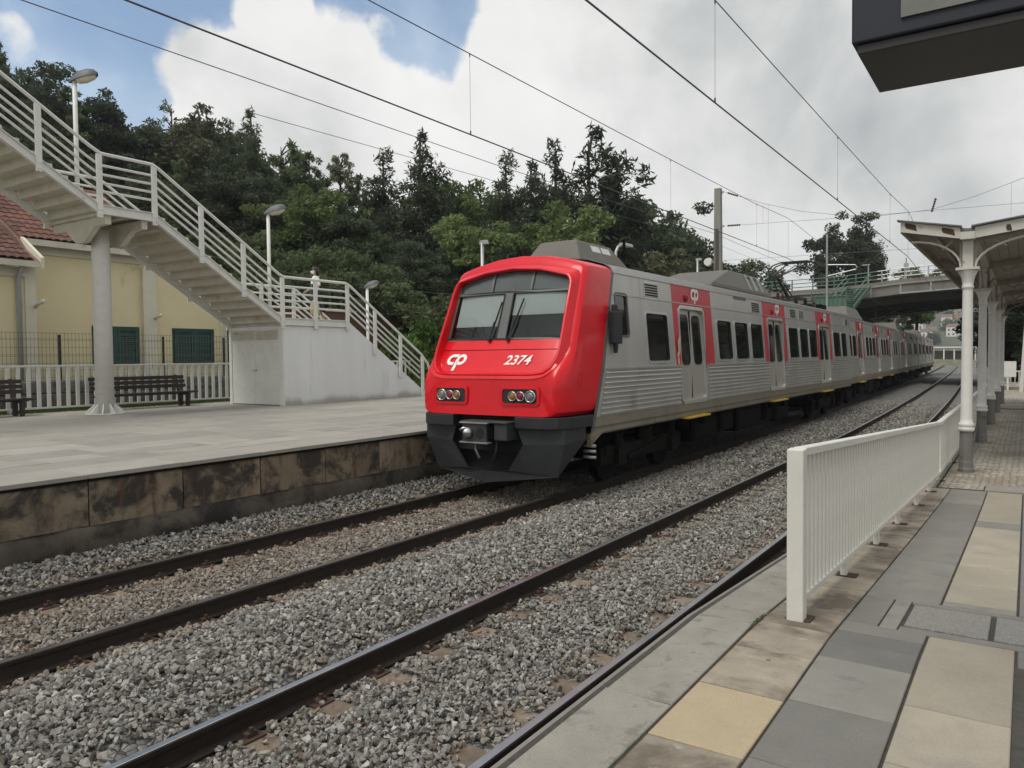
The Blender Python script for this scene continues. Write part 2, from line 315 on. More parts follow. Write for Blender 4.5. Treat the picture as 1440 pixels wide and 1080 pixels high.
# ---------------------------------------------------------------- mesh helpers
class MB:
    """collects shapes into one mesh"""
    def __init__(s): s.v = []; s.f = []
    def add(s, vs_, fs_):
        o = len(s.v); s.v += [tuple(p) for p in vs_]; s.f += [tuple(i+o for i in f) for f in fs_]; return s
    def box(s, x0, x1, y0, y1, z0, z1):
        vv = [(x, y, z) for z in (z0, z1) for y in (y0, y1) for x in (x0, x1)]
        return s.add(vv, [(0, 2, 3, 1), (4, 5, 7, 6), (0, 1, 5, 4), (2, 6, 7, 3), (0, 4, 6, 2), (1, 3, 7, 5)])
    def bar(s, a, b, w_, h_, up=(0, 0, 1)):
        a = Vector(a); b = Vector(b); d = (b-a).normalized(); r = d.cross(Vector(up))
        if r.length < 1e-5: r = d.cross(Vector((1, 0, 0)))
        r.normalize(); u = r.cross(d); vv = []
        for p in (a, b):
            for i, j in ((-1, -1), (1, -1), (1, 1), (-1, 1)): vv.append(p+r*(i*w_/2)+u*(j*h_/2))
        return s.add(vv, [(3, 2, 1, 0), (4, 5, 6, 7)]+[(i, (i+1) % 4, (i+1) % 4+4, i+4) for i in range(4)])
    def tube(s, pts, r, n=8, caps=True):
        pts = [Vector(p) for p in pts]; rs = r if isinstance(r, (list, tuple)) else [r]*len(pts)
        vv = []; ff = []; prev = None
        for i, p in enumerate(pts):
            d = ((pts[min(i+1, len(pts)-1)]-p).normalized()+(p-pts[max(i-1, 0)]).normalized())
            d = d.normalized() if d.length > 1e-6 else Vector((0, 0, 1))
            if prev is None:
                a = d.cross(Vector((0, 0, 1)));
                if a.length < 1e-3: a = d.cross(Vector((1, 0, 0)))
                a.normalize()
            else:
                a = prev-d*prev.dot(d); a.normalize()
            prev = a; b = d.cross(a)
            for k in range(n):
                t = 2*PI*k/n; vv.append(p+(a*math.cos(t)+b*math.sin(t))*rs[i])
        for i in range(len(pts)-1):
            for k in range(n): ff.append((i*n+k, i*n+(k+1) % n, (i+1)*n+(k+1) % n, (i+1)*n+k))
        if caps: ff.append(tuple(range(n))[::-1]); ff.append(tuple((len(pts)-1)*n+k for k in range(n)))
        return s.add(vv, ff)
    def lathe(s, prof, cx, cy, n=16, cap=True, flute=0.):
        vv = []; ff = []
        for (r, z) in prof:
            for k in range(n):
                t = 2*PI*k/n; q = r*(1-(flute if k % 2 else 0)); vv.append((cx+q*math.cos(t), cy+q*math.sin(t), z))
        for i in range(len(prof)-1):
            for k in range(n): ff.append((i*n+k, i*n+(k+1) % n, (i+1)*n+(k+1) % n, (i+1)*n+k))
        if cap: ff.append(tuple(range(n))[::-1]); ff.append(tuple((len(prof)-1)*n+k for k in range(n)))
        return s.add(vv, ff)
    def prism(s, poly, axis, a, b):
        """poly of 2-D points extruded along axis 'x','y','z' from a to b"""
        def P(p, t):
            return {'x': (t, p[0], p[1]), 'y': (p[0], t, p[1]), 'z': (p[0], p[1], t)}[axis]
        n = len(poly); vv = [P(p, a) for p in poly]+[P(p, b) for p in poly]
        ff = [tuple(range(n))[::-1], tuple(range(n, 2*n))]+[(i, (i+1) % n, (i+1) % n+n, i+n) for i in range(n)]
        return s.add(vv, ff)
    def loft(s, rings, closed=True, cap0=False, cap1=False):
        n = len(rings[0]); vv = [p for r in rings for p in r]; ff = []
        for i in range(len(rings)-1):
            for k in range(n if closed else n-1): ff.append((i*n+k, i*n+(k+1) % n, (i+1)*n+(k+1) % n, (i+1)*n+k))
        if cap0: ff.append(tuple(range(n))[::-1])
        if cap1: ff.append(tuple((len(rings)-1)*n+k for k in range(n)))
        return s.add(vv, ff)
    def cyl(s, a, b, r, n=14): return s.tube([a, b], r, n)
    def mesh(s, name, smooth=False):
        me = bpy.data.meshes.new(name); me.from_pydata([tuple(p) for p in s.v], [], s.f)
        bm = bmesh.new(); bm.from_mesh(me); bmesh.ops.recalc_face_normals(bm, faces=bm.faces); bm.to_mesh(me); bm.free()
        if smooth:
            me.polygons.foreach_set('use_smooth', [True]*len(me.polygons))
        me.update(); return me
def link(name, me, m=None, parent=None, local=False):
    o = bpy.data.objects.new(name, me); C.objects.link(o)
    if m is not None and me is not None and not me.materials: me.materials.append(MATS[m])
    if parent is not None:
        o.parent = parent
        if not local:
            q = parent
            off = Vector((0, 0, 0))
            while q: off += q.location; q = q.parent
            o.location = -off
    return o
def obj(name, mb, m, parent=None, smooth=False, local=False, bevel=0., autosmooth=None):
    o = link(name, mb.mesh(name, smooth or autosmooth is not None), m, parent, local)
    if autosmooth is not None: o.data.set_sharp_from_angle(angle=math.radians(autosmooth))
    if bevel:
        b = o.modifiers.new('bevel', 'BEVEL'); b.width = bevel; b.segments = 2; b.limit_method = 'ANGLE'; b.angle_limit = math.radians(40)
    return o
def tag(o, label, cat, group=None):
    o['label'] = label; o['category'] = cat
    if group: o['group'] = group
    return o
def thing(name, label, cat, loc=(0, 0, 0), group=None, rz=0.):
    o = bpy.data.objects.new(name, None); C.objects.link(o); o.location = loc; o.rotation_euler = (0, 0, rz); o.empty_display_size = .2
    return tag(o, label, cat, group)
def struct(name, mb, m, smooth=False):
    o = obj(name, mb, m, None, smooth); o['kind'] = 'structure'; return o
def copy_tree(o, parent=None):
    c = o.copy(); C.objects.link(c); c.parent = parent
    for ch in list(o.children): copy_tree(ch, c)
    return c
def sm(t): t = max(0., min(1., t)); return t*t*(3-2*t)
def lerp(a, b, t): return a+(b-a)*t

# track alignment: dead straight past the camera, easing into a left-hand curve
_CY = [-60, 16, 24, 37, 55, 90, 132, 182, 267, 400]; _CX = [0, 0, .06, .40, 1.06, 2.6, 4.7, 7.6, 14., 28.]
def curve(y):
    for i in range(len(_CY)-1):
        if y <= _CY[i+1]:
            t = (y-_CY[i])/(_CY[i+1]-_CY[i])
            def sl(k):
                if k <= 1: return 0.
                if k >= len(_CY)-1: return (_CX[-1]-_CX[-2])/(_CY[-1]-_CY[-2])
                return (_CX[k+1]-_CX[k-1])/(_CY[k+1]-_CY[k-1])
            h = _CY[i+1]-_CY[i]; m0 = sl(i)*h; m1 = sl(i+1)*h
            return (2*t**3-3*t**2+1)*_CX[i]+(t**3-2*t**2+t)*m0+(-2*t**3+3*t**2)*_CX[i+1]+(t**3-t**2)*m1
    return _CX[-1]
R1, R2, R3, R4 = -8.288, -6.548, -4.308, -2.568
T1, T2 = -7.418, -3.438
PL, PR = .98, .76          # platform levels above the rail heads
def zg(y):                 # level of the right-hand platform: raised new part, ramp, old low part
    pts = ((4.4, .76), (6., .675), (7.5, .595), (9., .52), (10.5, .45), (12.2, .39), (13.2, .38))
    if y <= pts[0][0]: return .76
    for (a, za), (b, zb_) in zip(pts, pts[1:]):
        if y <= b: return za+(zb_-za)*(y-a)/(b-a)
    return .38
_ON = 'first second third fourth fifth sixth seventh eighth ninth tenth eleventh twelfth thirteenth fourteenth fifteenth sixteenth seventeenth eighteenth nineteenth'.split()
_TE = {2: 'twenty', 3: 'thirty', 4: 'forty', 5: 'fifty', 6: 'sixty', 7: 'seventy'}
def ordn(i):
    if i == 1: return 'leftmost'
    if i < 20: w_ = _ON[i-1]
    elif i % 10 == 0: w_ = _TE[i//10][:-1]+'ieth'
    else: w_ = _TE[i//10]+'-'+_ON[i % 10-1]
    return w_+' from left'
# ================================================================ ground and terrain
def hill(x, y):
    a = sm((-x-27)/32); b = lerp(1, .30, sm((y-14)/34))
    if y < 0: b = 1
    st = sm((y-18.5)/1.5)*(1-sm((y-46)/14))
    return .55+13.5*a*b+3.55*st*sm((-x-24.6)/.6)
g = MB(); xs = [-2500, -700, -200, -60, 0, 40, 200, 900, 2500]; ys = [-800, -60, 0, 60, 300, 1000, 3500]
for i in range(len(xs)-1):
    for j in range(len(ys)-1):
        g.add([(xs[i], ys[j], -.75), (xs[i+1], ys[j], -.75), (xs[i+1], ys[j+1], -.75), (xs[i], ys[j+1], -.75)], [(0, 1, 2, 3)])
struct('ground', g, 'earth')
g = MB(); XS = [-12.5, -16, -19, -21]+[-21.6-.45*i for i in range(14)]+[-28-2.2*i for i in range(34)]; YS = [-16+2*i for i in range(60)]
rr = random.Random(3); gv = []
for x in XS:
    for y in YS: gv.append((x, y, hill(x, y)+(.25*rr.random()*sm((-x-27)/5))))
n = len(YS)
g.add(gv, [(i*n+j, (i+1)*n+j, (i+1)*n+j+1, i*n+j+1) for i in range(len(XS)-1) for j in range(n-1)])
struct('hillside', g, 'grass', True)

# ================================================================ track bed, rails, sleepers
def zb(x):
    pts = ((-9.3, .10), (-9.0, .06), (-8.62, -.10), (-8.4, -.165), (-8.1, -.175), (-7.4, -.15), (-6.7, -.175), (-6.42, -.165), (-6.1, -.10), (-5.45, -.03), (-4.8, -.075), (-4.5, -.155), (-4.1, -.165), (-3.4, -.145), (-2.75, -.165), (-2.45, -.175), (-2.0, -.22), (-1.6, -.25))
    if x <= pts[0][0]: return pts[0][1]
    for (a, za), (b, zb_) in zip(pts, pts[1:]):
        if x <= b: return za+(zb_-za)*(x-a)/(b-a)
    return -.25
BX = np.array([-9.3, -9.0, -8.62, -8.4, -8.1, -7.4, -6.7, -6.42, -6.1, -5.45, -4.8, -4.5, -4.1, -3.4, -2.75, -2.45, -2.0, -1.6]); BZ = np.array([zb(x) for x in BX])
yl = [-12+2*i for i in range(30)]+[50+6*i for i in range(58)]
g = MB(); rings = []
for y in yl:
    rings.append([(x-curve(y), y, z-.028) for x, z in zip(BX, BZ)]+([(-.9-curve(y), y, -.7)] if y > 60 else [(-1.55-curve(y), y, -.7)]))
g.loft(rings, closed=False); struct('track_bed', g, 'ballast_bed')

# loose stones: angular hulls, every one a little polyhedron
def hulls(k):
    res = []
    for i in range(k):
        r = np.random.default_rng(100+i); p = r.normal(size=(12, 3)); p /= np.linalg.norm(p, axis=1)[:, None]
        p *= r.uniform(.78, 1.05, (12, 1)); p *= np.array([1., r.uniform(.62, .95), r.uniform(.45, .75)])
        bm = bmesh.new(); [bm.verts.new(q) for q in p]; bmesh.ops.convex_hull(bm, input=bm.verts)
        bmesh.ops.delete(bm, geom=[v for v in bm.verts if not v.link_faces], context='VERTS')
        bm.verts.index_update(); bmesh.ops.triangulate(bm, faces=bm.faces)
        res.append((np.array([v.co[:] for v in bm.verts]), np.array([[v.index for v in f.verts] for f in bm.faces]))); bm.free()
    return res
HU = hulls(14)
def frustum_ok(P, m=.35):
    d = P-np.array([0, 0, CH]); f = d@np.array(FW); rx = d@np.array(RT); uy = d@np.array(UP)
    return (f > .8) & (np.abs(rx) < f*.667+m+.6) & (uy > -f*.5-m) & (uy < f*.5+m)
def curve_v(y): return np.interp(y, _YT, _XT)
_YT = np.linspace(-20, 300, 641); _XT = np.array([curve(t) for t in _YT])
def stone_field(name, y0, y1, dens, rmin, rmax, layers=1):
    n_ = int((9.2-1.6)*(y1-y0)*dens)
    x = RNG.uniform(-9.22, -1.62, n_); y = RNG.uniform(y0, y1, n_)
    keep = np.ones(n_, bool)
    sy = np.abs(((y+.15) % .6)-.3)       # distance from the sleeper's centre line
    for R in (R1, R2, R3, R4):
        dx = np.abs(x-R); keep &= dx > .085
        keep &= ~((dx < .40) & (sy < .135) & (RNG.random(n_) < .94)); keep &= ~((dx < .17) & (RNG.random(n_) < .35))
    z = np.interp(x, BX, BZ)
    P = np.stack([x-curve_v(y), y, z], 1); keep &= frustum_ok(P)
    # stones under the train beyond its nose are never seen
    keep &= ~((y > 14) & (x > R1) & (x < R2-.1))
    P = P[keep]; x = x[keep]; y = y[keep]; n_ = len(P)
    heap = np.clip(1-np.abs(x+5.4)/.9, 0, 1)+np.clip((-8.45-x)/.4, 0, 1)
    r = RNG.uniform(rmin, rmax, n_)*np.where(RNG.random(n_) < .12, 1.35, 1)*(1+.12*heap)
    P[:, 2] += r*RNG.uniform(-.35, .75, n_)
    which = RNG.integers(0, len(HU), n_)
    q = RNG.normal(size=(n_, 4)); q /= np.linalg.norm(q, axis=1)[:, None]
    a, b, c, d = q.T
    Rm = np.stack([1-2*(c*c+d*d), 2*(b*c-a*d), 2*(b*d+a*c), 2*(b*c+a*d), 1-2*(b*b+d*d), 2*(c*d-a*b), 2*(b*d-a*c), 2*(c*d+a*b), 1-2*(b*b+c*c)], 1).reshape(-1, 3, 3)
    tint = np.clip(RNG.normal(.48, .24, n_), 0, 1)
    four = np.clip(1-np.abs(x-T1)/1.5, 0, 1)
    rust = np.clip(RNG.random(n_)*1.2-.75, 0, .8)*.6+four*RNG.uniform(0, .55, n_)+np.where(np.minimum.reduce([np.abs(x-R) for R in (R1, R2, R3, R4)]) < .45, RNG.uniform(0, .55, n_), 0)*np.where(x < -5, 1, .5)
    V = []; F = []; T = []; U = []; o = 0
    for k, (hv, hf) in enumerate(HU):
        s_ = np.where(which == k)[0]
        if not len(s_): continue
        vv = np.einsum('nij,vj->nvi', Rm[s_], hv)*r[s_][:, None, None]+P[s_][:, None, :]
        ff = hf[None]+(np.arange(len(s_))*len(hv))[:, None, None]+o
        V.append(vv.reshape(-1, 3)); F.append(ff.reshape(-1, 3)); T.append(np.repeat(tint[s_], len(hv))); U.append(np.repeat(np.clip(rust[s_], 0, .85), len(hv))); o += len(s_)*len(hv)
    V = np.concatenate(V); F = np.concatenate(F); T = np.concatenate(T); U = np.concatenate(U)
    me = bpy.data.meshes.new(name); me.vertices.add(len(V)); me.vertices.foreach_set('co', V.astype(np.float32).ravel())
    me.loops.add(F.size); me.loops.foreach_set('vertex_index', F.astype(np.int32).ravel())
    me.polygons.add(len(F)); me.polygons.foreach_set('loop_start', (np.arange(len(F))*3).astype(np.int32)); me.polygons.foreach_set('loop_total', np.full(len(F), 3, np.int32))
    me.update(calc_edges=True); me.shade_flat()
    for nm, arr in (('tint', T), ('rust', U)):
        at = me.attributes.new(nm, 'FLOAT', 'POINT'); at.data.foreach_set('value', arr.astype(np.float32))
    o_ = link(name, me, 'ballast_stone'); o_['kind'] = 'stuff'; return o_, n_
s1 = stone_field('ballast_stones', 1.2, 7.5, 1050, .018, .036)
tag(s1[0], 'grey crushed ballast stones nearest the camera around both tracks', 'ballast')
s2 = stone_field('ballast_stones', 7.5, 16, 780, .020, .037)
tag(s2[0], 'grey crushed ballast stones along the tracks in front of the train', 'ballast')
s3 = stone_field('ballast_stones', 16, 42, 260, .032, .05)
tag(s3[0], 'dull grey ballast stones along the track beside the train carriages', 'ballast')
print('stones', s1[1], s2[1], s3[1])

# rails
prof = [(-.07, -.172), (.07, -.172), (.07, -.160), (.014, -.142), (.010, -.05), (.034, -.038), (.036, -.010), (.028, -.002), (-.028, -.002), (-.036, -.010), (-.034, -.038), (-.010, -.05), (-.014, -.142), (-.07, -.160)]
ry = [-10+2.5*i for i in range(13)]+[22+4*i for i in range(18)]+[96+8*i for i in range(26)]
for X, lab, top in ((R1, 'rusty rail nearest the far platform wall, leading under the train', 'rail_top_dull'), (R2, 'dark rail of the train track on the side towards the camera', 'rail_top_dull'), (R3, 'shiny-topped rail in the middle of the picture, left rail of near track', 'rail_top'), (R4, 'rail closest to the right platform edge', 'rail_top')):
    t = thing('rail', lab, 'rail', (X, 0, -.172), 'running rails')
    m = MB(); m.loft([[(X+px-curve(y), y, pz) for px, pz in prof] for y in ry], True, True, True); obj('rail_body', m, 'rail_side', t)
    m = MB(); m.loft([[(X+px-curve(y), y, pz) for px, pz in ((-.029, -.0015), (.029, -.0015), (.024, .001), (-.024, .001))] for y in ry], True, True, True); obj('rail_head_surface', m, top, t)

# sleepers with fastenings
m = MB(); m.prism([(-.13, -.36), (.13, -.36), (.11, -.178), (-.11, -.178)], 'x', -1.3, 1.3); slp = m.mesh('sleeper_block')
m = MB()
for s in (-1, 1):
    m.box(*sorted((.02*s, .155*s)), -.085, .085, -.1775, -.165)
    m.box(*sorted((.068*s, .12*s)), -.04, .04, -.170, -.135); m.cyl((.105*s, 0, -.16), (.105*s, 0, -.105), .017, 6)
clipm = m.mesh('rail_clip')
for T, lab in ((T1, 'brown half-buried sleeper of the train track'), (T2, 'brown half-buried sleeper of the near empty track')):
    cnt_ = 0
    for i in range(70):
        yy = .15+.6*i
        if yy < 1.0 or (T == T1 and yy > 13.5): continue
        cx = T-curve(yy)
        P = np.array([[cx-.9, yy, -.15], [cx, yy, -.15], [cx+.9, yy, -.15]])
        if not frustum_ok(P, .2).any(): continue
        cnt_ += 1; t = thing('sleeper', lab+', '+(ordn(cnt_).replace(' from left', '')+' from the camera' if cnt_ > 1 else 'nearest the camera'), 'sleeper', (cx, yy, 0), 'sleepers of the train track' if T == T1 else 'sleepers of the near track')
        link('sleeper_block', slp, 'sleeper', t, True)
        for s in (-.87, .87):
            c = link('rail_clip', clipm, 'clip_rust', t, True); c.location = (s, 0, 0)

# ================================================================ left platform
g = MB(); g.box(-21.6, -9.2, -14, 30, -.7, PL-.035); g.box(-13, -9.2, 30, 58, -.7, PL-.035); pl = struct('platform_left', g, 'joint')
slab_m = {}
def slab(name, x0, x1, y0, y1, z, m, parent, th=.05, gap=.0045, zf=None, jit=.0015, tilt=.0012):
    mb = MB(); j = [random.uniform(-jit, jit) for _ in range(5)]
    x0 += gap; x1 -= gap; y0 += gap; y1 -= gap; c = .004
    f = zf or (lambda y: z)
    top = [(x0+c, y0+c, f(y0)+j[0]), (x1-c, y0+c, f(y0)+j[1]), (x1-c, y1-c, f(y1)+j[2]), (x0+c, y1-c, f(y1)+j[3])]
    mid = [(p[0]+(-c if i in (0, 3) else c), p[1]+(-c if i < 2 else c), p[2]-c) for i, p in enumerate(top)]
    bot = [(p[0], p[1], p[2]-th) for p in mid]
    mb.loft([bot, mid, top], True, True, True)
    o = obj(name, mb, m, parent); return o
rows = [(-9.98, -9.12, 1.22), (-10.6, -9.98, 1.22), (-11.2, -10.6, .8), (-12.0, -11.2, 1.2), (-12.9, -12.0, 1.2), (-13.9, -12.9, 1.5), (-15.0, -13.9, 1.5), (-16.2, -15.0, 1.8), (-17.5, -16.2, 1.8), (-19.2, -17.5, 2.2), (-21.4, -19.2, 2.2)]
for ri, (x0, x1, L) in enumerate(rows):
    y = 1.0+.37*ri % 1.0
    ymax = 16 if ri < 2 else 24
    ymin = (-x1)*.36-1.5
    while y < ymax:
        if y+L > ymin: slab('platform_slab', x0, x1, y, y+L, PL, ('concrete_slab', 'concrete_slab_dark', 'concrete_slab', 'concrete_slab', 'concrete_slab_dark')[random.randrange(5)] if ri > 1 else ('concrete_slab' if ri == 0 or random.random() < .6 else 'concrete_slab_dark'), pl, gap=.005, jit=.003)
        y += L
g = MB(); g.box(-21.5, -9.12, 24, 29.8, PL-.034, PL-.002); g.box(-12.9, -9.12, 29.8, 57.5, PL-.034, PL-.002); obj('paving_beyond', g, 'concrete_slab', pl)
g = MB(); g.box(-21.5, -9.12, -13.5, 1.0, PL-.034, PL-.002); obj('paving_behind', g, 'concrete_slab', pl)
# edge: nosing, cast panels, rough foot
y = 1.01
for i in range(13):
    m = MB(); y0 = 1.01+1.22*i
    dz = random.uniform(-.012, .012)
    m.box(-9.185-.012*random.random(), -9.152+.012*random.random(), y0+.008, y0+1.212, .37+dz, .895); obj('wall_panel', m, 'platform_wall', pl, bevel=.006)
m = MB(); m.box(-9.2, -9.118, -12, 57, .897, .929); obj('nosing', m, 'under_dark', pl)
m = MB(); rings = []
for i in range(90):
    y = -1+.22*i; j = random.uniform(-.02, .025)
    rings.append([(-9.19, y, .37), (-9.150+j*.5, y, .36+random.uniform(-.015, .02)), (-9.135+j, y, .24), (-9.10+j*.6, y, .02), (-9.19, y, -.1)])
m.loft(rings, False); obj('wall_foot', m, 'platform_foot', pl, True)

# ================================================================ right platform
pr = struct('platform_right', MB().box(-1.66, 9, -10, 4.4, -.7, PR-.014), 'joint')
yy = [4.4, 6, 7.5, 9, 10.5, 12.2, 13.2, 60]
m = MB()
for a, b in zip(yy, yy[1:]):
    za, zb2 = zg(a)-.014, zg(b)-.014
    m.add([(-1.66, a, -.7), (9, a, -.7), (9, b, -.7), (-1.66, b, -.7), (-1.66, a, za), (9, a, za), (9, b, zb2), (-1.66, b, zb2)], [(0, 3, 2, 1), (4, 5, 6, 7), (0, 4, 7, 3), (1, 2, 6, 5)])
m.add([(-1.66, 60, -.7), (9, 60, -.7), (9, 60, .366), (-1.66, 60, .366)], [(0, 1, 2, 3)])
obj('platform_ramp', m, 'joint', pr)
S = lambda x0, x1, y0, y1, mt, **k: slab('paving_slab', x0, x1, y0, y1, PR, mt, pr, zf=zg, **k)
# coping along the edge
cy = [-1.6, -.3, .75, 1.98, 3.18, 4.42, 5.7, 7.0, 8.3, 9.6, 10.9, 12.2]
for a, b in zip(cy, cy[1:]):
    slab('coping_stone', -1.625, -1.292, a, b, PR, 'coping', pr, th=.16, gap=.006, zf=zg, jit=.004)
m = MB(); m.loft([[(-1.69, y, zg(y)-.26), (-1.69, y, zg(y)-.022), (-1.62, y, zg(y)-.018), (-1.62, y, zg(y)-.26)] for y in [-2, 0, 2, 3.9, 4.4, 6, 7.5, 9, 10.5, 12.2]], True, True, True); obj('edge_lip', m, 'coping_lip', pr)
# first row: stained buff slabs with one clean yellow replacement
ra = [-.74, -.13, .47, 1.07, 1.67, 2.27, 2.88, 3.48, 4.03, 4.50, 4.98, 5.6, 6.6, 7.6, 8.6, 9.6, 10.6, 11.5]
for a, b in zip(ra, ra[1:]):
    S(-1.285, -.885, a, b, 'tile_yellow' if a == 2.88 else 'tile_stained', jit=.003)
slab('paving_slab', -1.285, -.885, 11.5, 12.0, PR, 'tile_beige', pr, zf=zg); slab('paving_slab', -1.285, -.885, 12.0, 12.4, PR, 'tile_beige', pr, zf=zg)
rb = [.5, 1.1, 1.7, 2.3, 2.92, 3.51, 4.11, 4.36, 4.60, 4.80]
for i, (a, b) in enumerate(zip(rb, rb[1:])): S(-.882, -.445, a, b, 'tile_grey_dark' if i in (6, 7) else 'tile_grey')
for a, b in ((4.80, 5.05), (5.05, 5.52)): S(-.882, -.70, a, b, 'tile_grey')
for a, b in ((5.52, 5.95), (5.95, 6.45), (6.45, 6.95), (6.95, 8.2), (8.2, 9.5), (9.5, 11.), (11., 12.4)): S(-.882, -.445, a, b, 'tile_grey')
rc = [.8, 1.4, 2.0, 2.58, 3.16, 3.73, 4.28, 4.78]
for a, b in zip(rc, rc[1:]): S(-.440, -.035, a, b, 'tile_beige')
for a, b in ((5.68, 6.3), (6.3, 7.0), (7.0, 7.75), (7.75, 9.2), (9.65, 11.2), (11.2, 12.4)): S(-.440, -.035, a, b, 'tile_beige')
S(-.440, -.035, 9.2, 9.65, 'tile_grey'); S(-.440, -.035, 5.55, 5.68, 'tile_grey')
# inspection covers in their concrete surround
slab('cover_surround', -.70, -.60, 4.80, 5.54, PR, 'tile_grey', pr, zf=zg); slab('cover_surround', -.60, .55, 4.785, 4.885, PR, 'tile_grey', pr, zf=zg)
slab('cover_surround', -.60, .55, 5.47, 5.55, PR, 'tile_grey', pr, zf=zg)
slab('inspection_cover', -.59, -.155, 4.90, 5.46, PR, 'aggregate', pr, gap=.010, zf=zg); slab('inspection_cover', -.145, .30, 4.90, 5.46, PR, 'aggregate', pr, gap=.008, zf=zg)
slab('paving_strip', -.03, 1.6, 1.0, 4.78, PR, 'aggregate_dark', pr, zf=zg); slab('paving_strip', -.03, .5, 5.56, 7.4, PR, 'tile_grey', pr, zf=zg); slab('paving_strip', -.03, .5, 7.4, 12.4, PR, 'aggregate_dark', pr, zf=zg)
slab('paving_strip', .52, 8.5, 5.56, 12.4, PR, 'aggregate_dark', pr, zf=zg); slab('paving_strip', 1.62, 8.5, -9, 4.78, PR, 'aggregate_dark', pr, zf=zg); slab('paving_strip', .57, 8.5, 4.8, 5.54, PR, 'aggregate_dark', pr, zf=zg)
slab('paving_strip', -1.28, 1.6, -9, -.76, PR, 'tile_grey', pr, zf=zg)
for a, b in ((-.48, .10), (.10, .68), (.68, 1.5)): slab('border_slab', a, b, 12.45, 13.0, PR, 'concrete_slab_dark', pr, zf=lambda y: zg(y)+.012)
# old sett paving and the concrete kerb the second fence stands on
m = MB(); m.add([(-1.05, 12.43, .372), (-.50, 12.43, .372), (-.50, 13.03, .372), (9, 13.03, .372), (9, 59.8, .372), (-1.05, 59.8, .372)], [(0, 1, 2, 3, 4, 5)]); obj('sett_paving', m, 'setts', pr)
for i in range(24):
    slab('edge_kerb', -1.64, -1.07, 12.45+2*i, 14.45+2*i, .39, 'coping', pr, th=.2, gap=.01)
slab('drain_strip', -.9, 6, 31.0, 31.35, .378, 'under_dark', pr)
# chewing gum and drips on the slabs are in the material; weeds in the joint by the fence foot
# ================================================================ the train
def hw(z):
    return 1.475 if z <= 2.10 else lerp(1.475, 1.335, (z-2.10)/1.68)
ROOF = [(1.335, 3.78), (1.30, 3.86), (1.18, 3.94), (.9, 4.02), (.45, 4.09), (0, 4.11)]
def rrect(a0, a1, b0, b1, r, n=5):
    pts = []
    for cx, cy, t0 in ((a1-r, b1-r, 0), (a0+r, b1-r, 90), (a0+r, b0+r, 180), (a1-r, b0+r, 270)):
        for i in range(n+1):
            t = math.radians(t0+90*i/n); pts.append((cx+r*math.cos(t), cy+r*math.sin(t)))
    return pts
def side_pts(pts, s, off): return [(s*(hw(z)+off), y, z) for y, z in pts]
def side_ring(mb, a0, a1, b0, b1, r, wd, s, o0, o1):
    """frame ring lying on the leaning side wall"""
    i = side_pts(rrect(a0, a1, b0, b1, r), s, o0); i2 = side_pts(rrect(a0, a1, b0, b1, r), s, o1)
    e = side_pts(rrect(a0-wd, a1+wd, b0-wd, b1+wd, r+wd), s, o0); e2 = side_pts(rrect(a0-wd, a1+wd, b0-wd, b1+wd, r+wd), s, o1)
    mb.loft([i, i2, e2, e], True); return mb
def side_pane(mb, a0, a1, b0, b1, r, s, off, th=.012):
    p = rrect(a0, a1, b0, b1, r); mb.loft([side_pts(p, s, off-th), side_pts(p, s, off)], True, True, True); return mb
def ribbon(mb, pts, wd, th=.006):
    """flat lettering stroke in the local XY plane"""
    n = len(pts); L = []; R = []
    for i in range(n):
        a = Vector(pts[max(0, i-1)]); b = Vector(pts[min(n-1, i+1)]); d = (b-a).normalized(); q = Vector((-d.y, d.x))
        L.append(Vector(pts[i])+q*wd/2); R.append(Vector(pts[i])-q*wd/2)
    vv = [(p.x, p.y, th) for p in L]+[(p.x, p.y, th) for p in R]+[(p.x, p.y, 0) for p in L]+[(p.x, p.y, 0) for p in R]
    ff = [(i, i+n, i+n+1, i+1) for i in range(n-1)]+[(i, i+1, i+1+2*n, i+2*n) for i in range(n-1)]+[(i+n, i+3*n, i+3*n+1, i+n+1) for i in range(n-1)]
    mb.add(vv, ff); return mb
def arc(cx, cy, rx, ry, a0, a1, n=12): return [(cx+rx*math.cos(math.radians(lerp(a0, a1, i/n))), cy+ry*math.sin(math.radians(lerp(a0, a1, i/n)))) for i in range(n+1)]
def logo_mesh(h, slant=0.):
    """the operator's joined c-p emblem, height h"""
    m = MB(); w_ = .19
    ribbon(m, [(.02, .36)]+arc(-.30, .10, .27, .26, 75, 285)+[(-.12, -.18)], w_)
    ribbon(m, [(.04, -.62), (.04, .02)]+arc(.30, .10, .26, .26, 180, -150)[1:], w_)
    m.v = [((x+slant*y)*h, y*h, z) for x, y, z in m.v]; return m.mesh('emblem')
def text_mesh(s, size, ext=.004, shear=.25):
    cu = bpy.data.curves.new('t', 'FONT'); cu.body = s; cu.size = size; cu.extrude = ext; cu.align_x = 'CENTER'; cu.align_y = 'CENTER'; cu.shear = shear; cu.offset = size*.018
    o = bpy.data.objects.new('t', cu); C.objects.link(o)
    dg = bpy.context.evaluated_depsgraph_get(); dg.update(); me = bpy.data.meshes.new_from_object(o.evaluated_get(dg)); bpy.data.objects.remove(o); me.name = 'lettering'; return me
SIDE_LOGO = logo_mesh(.35)

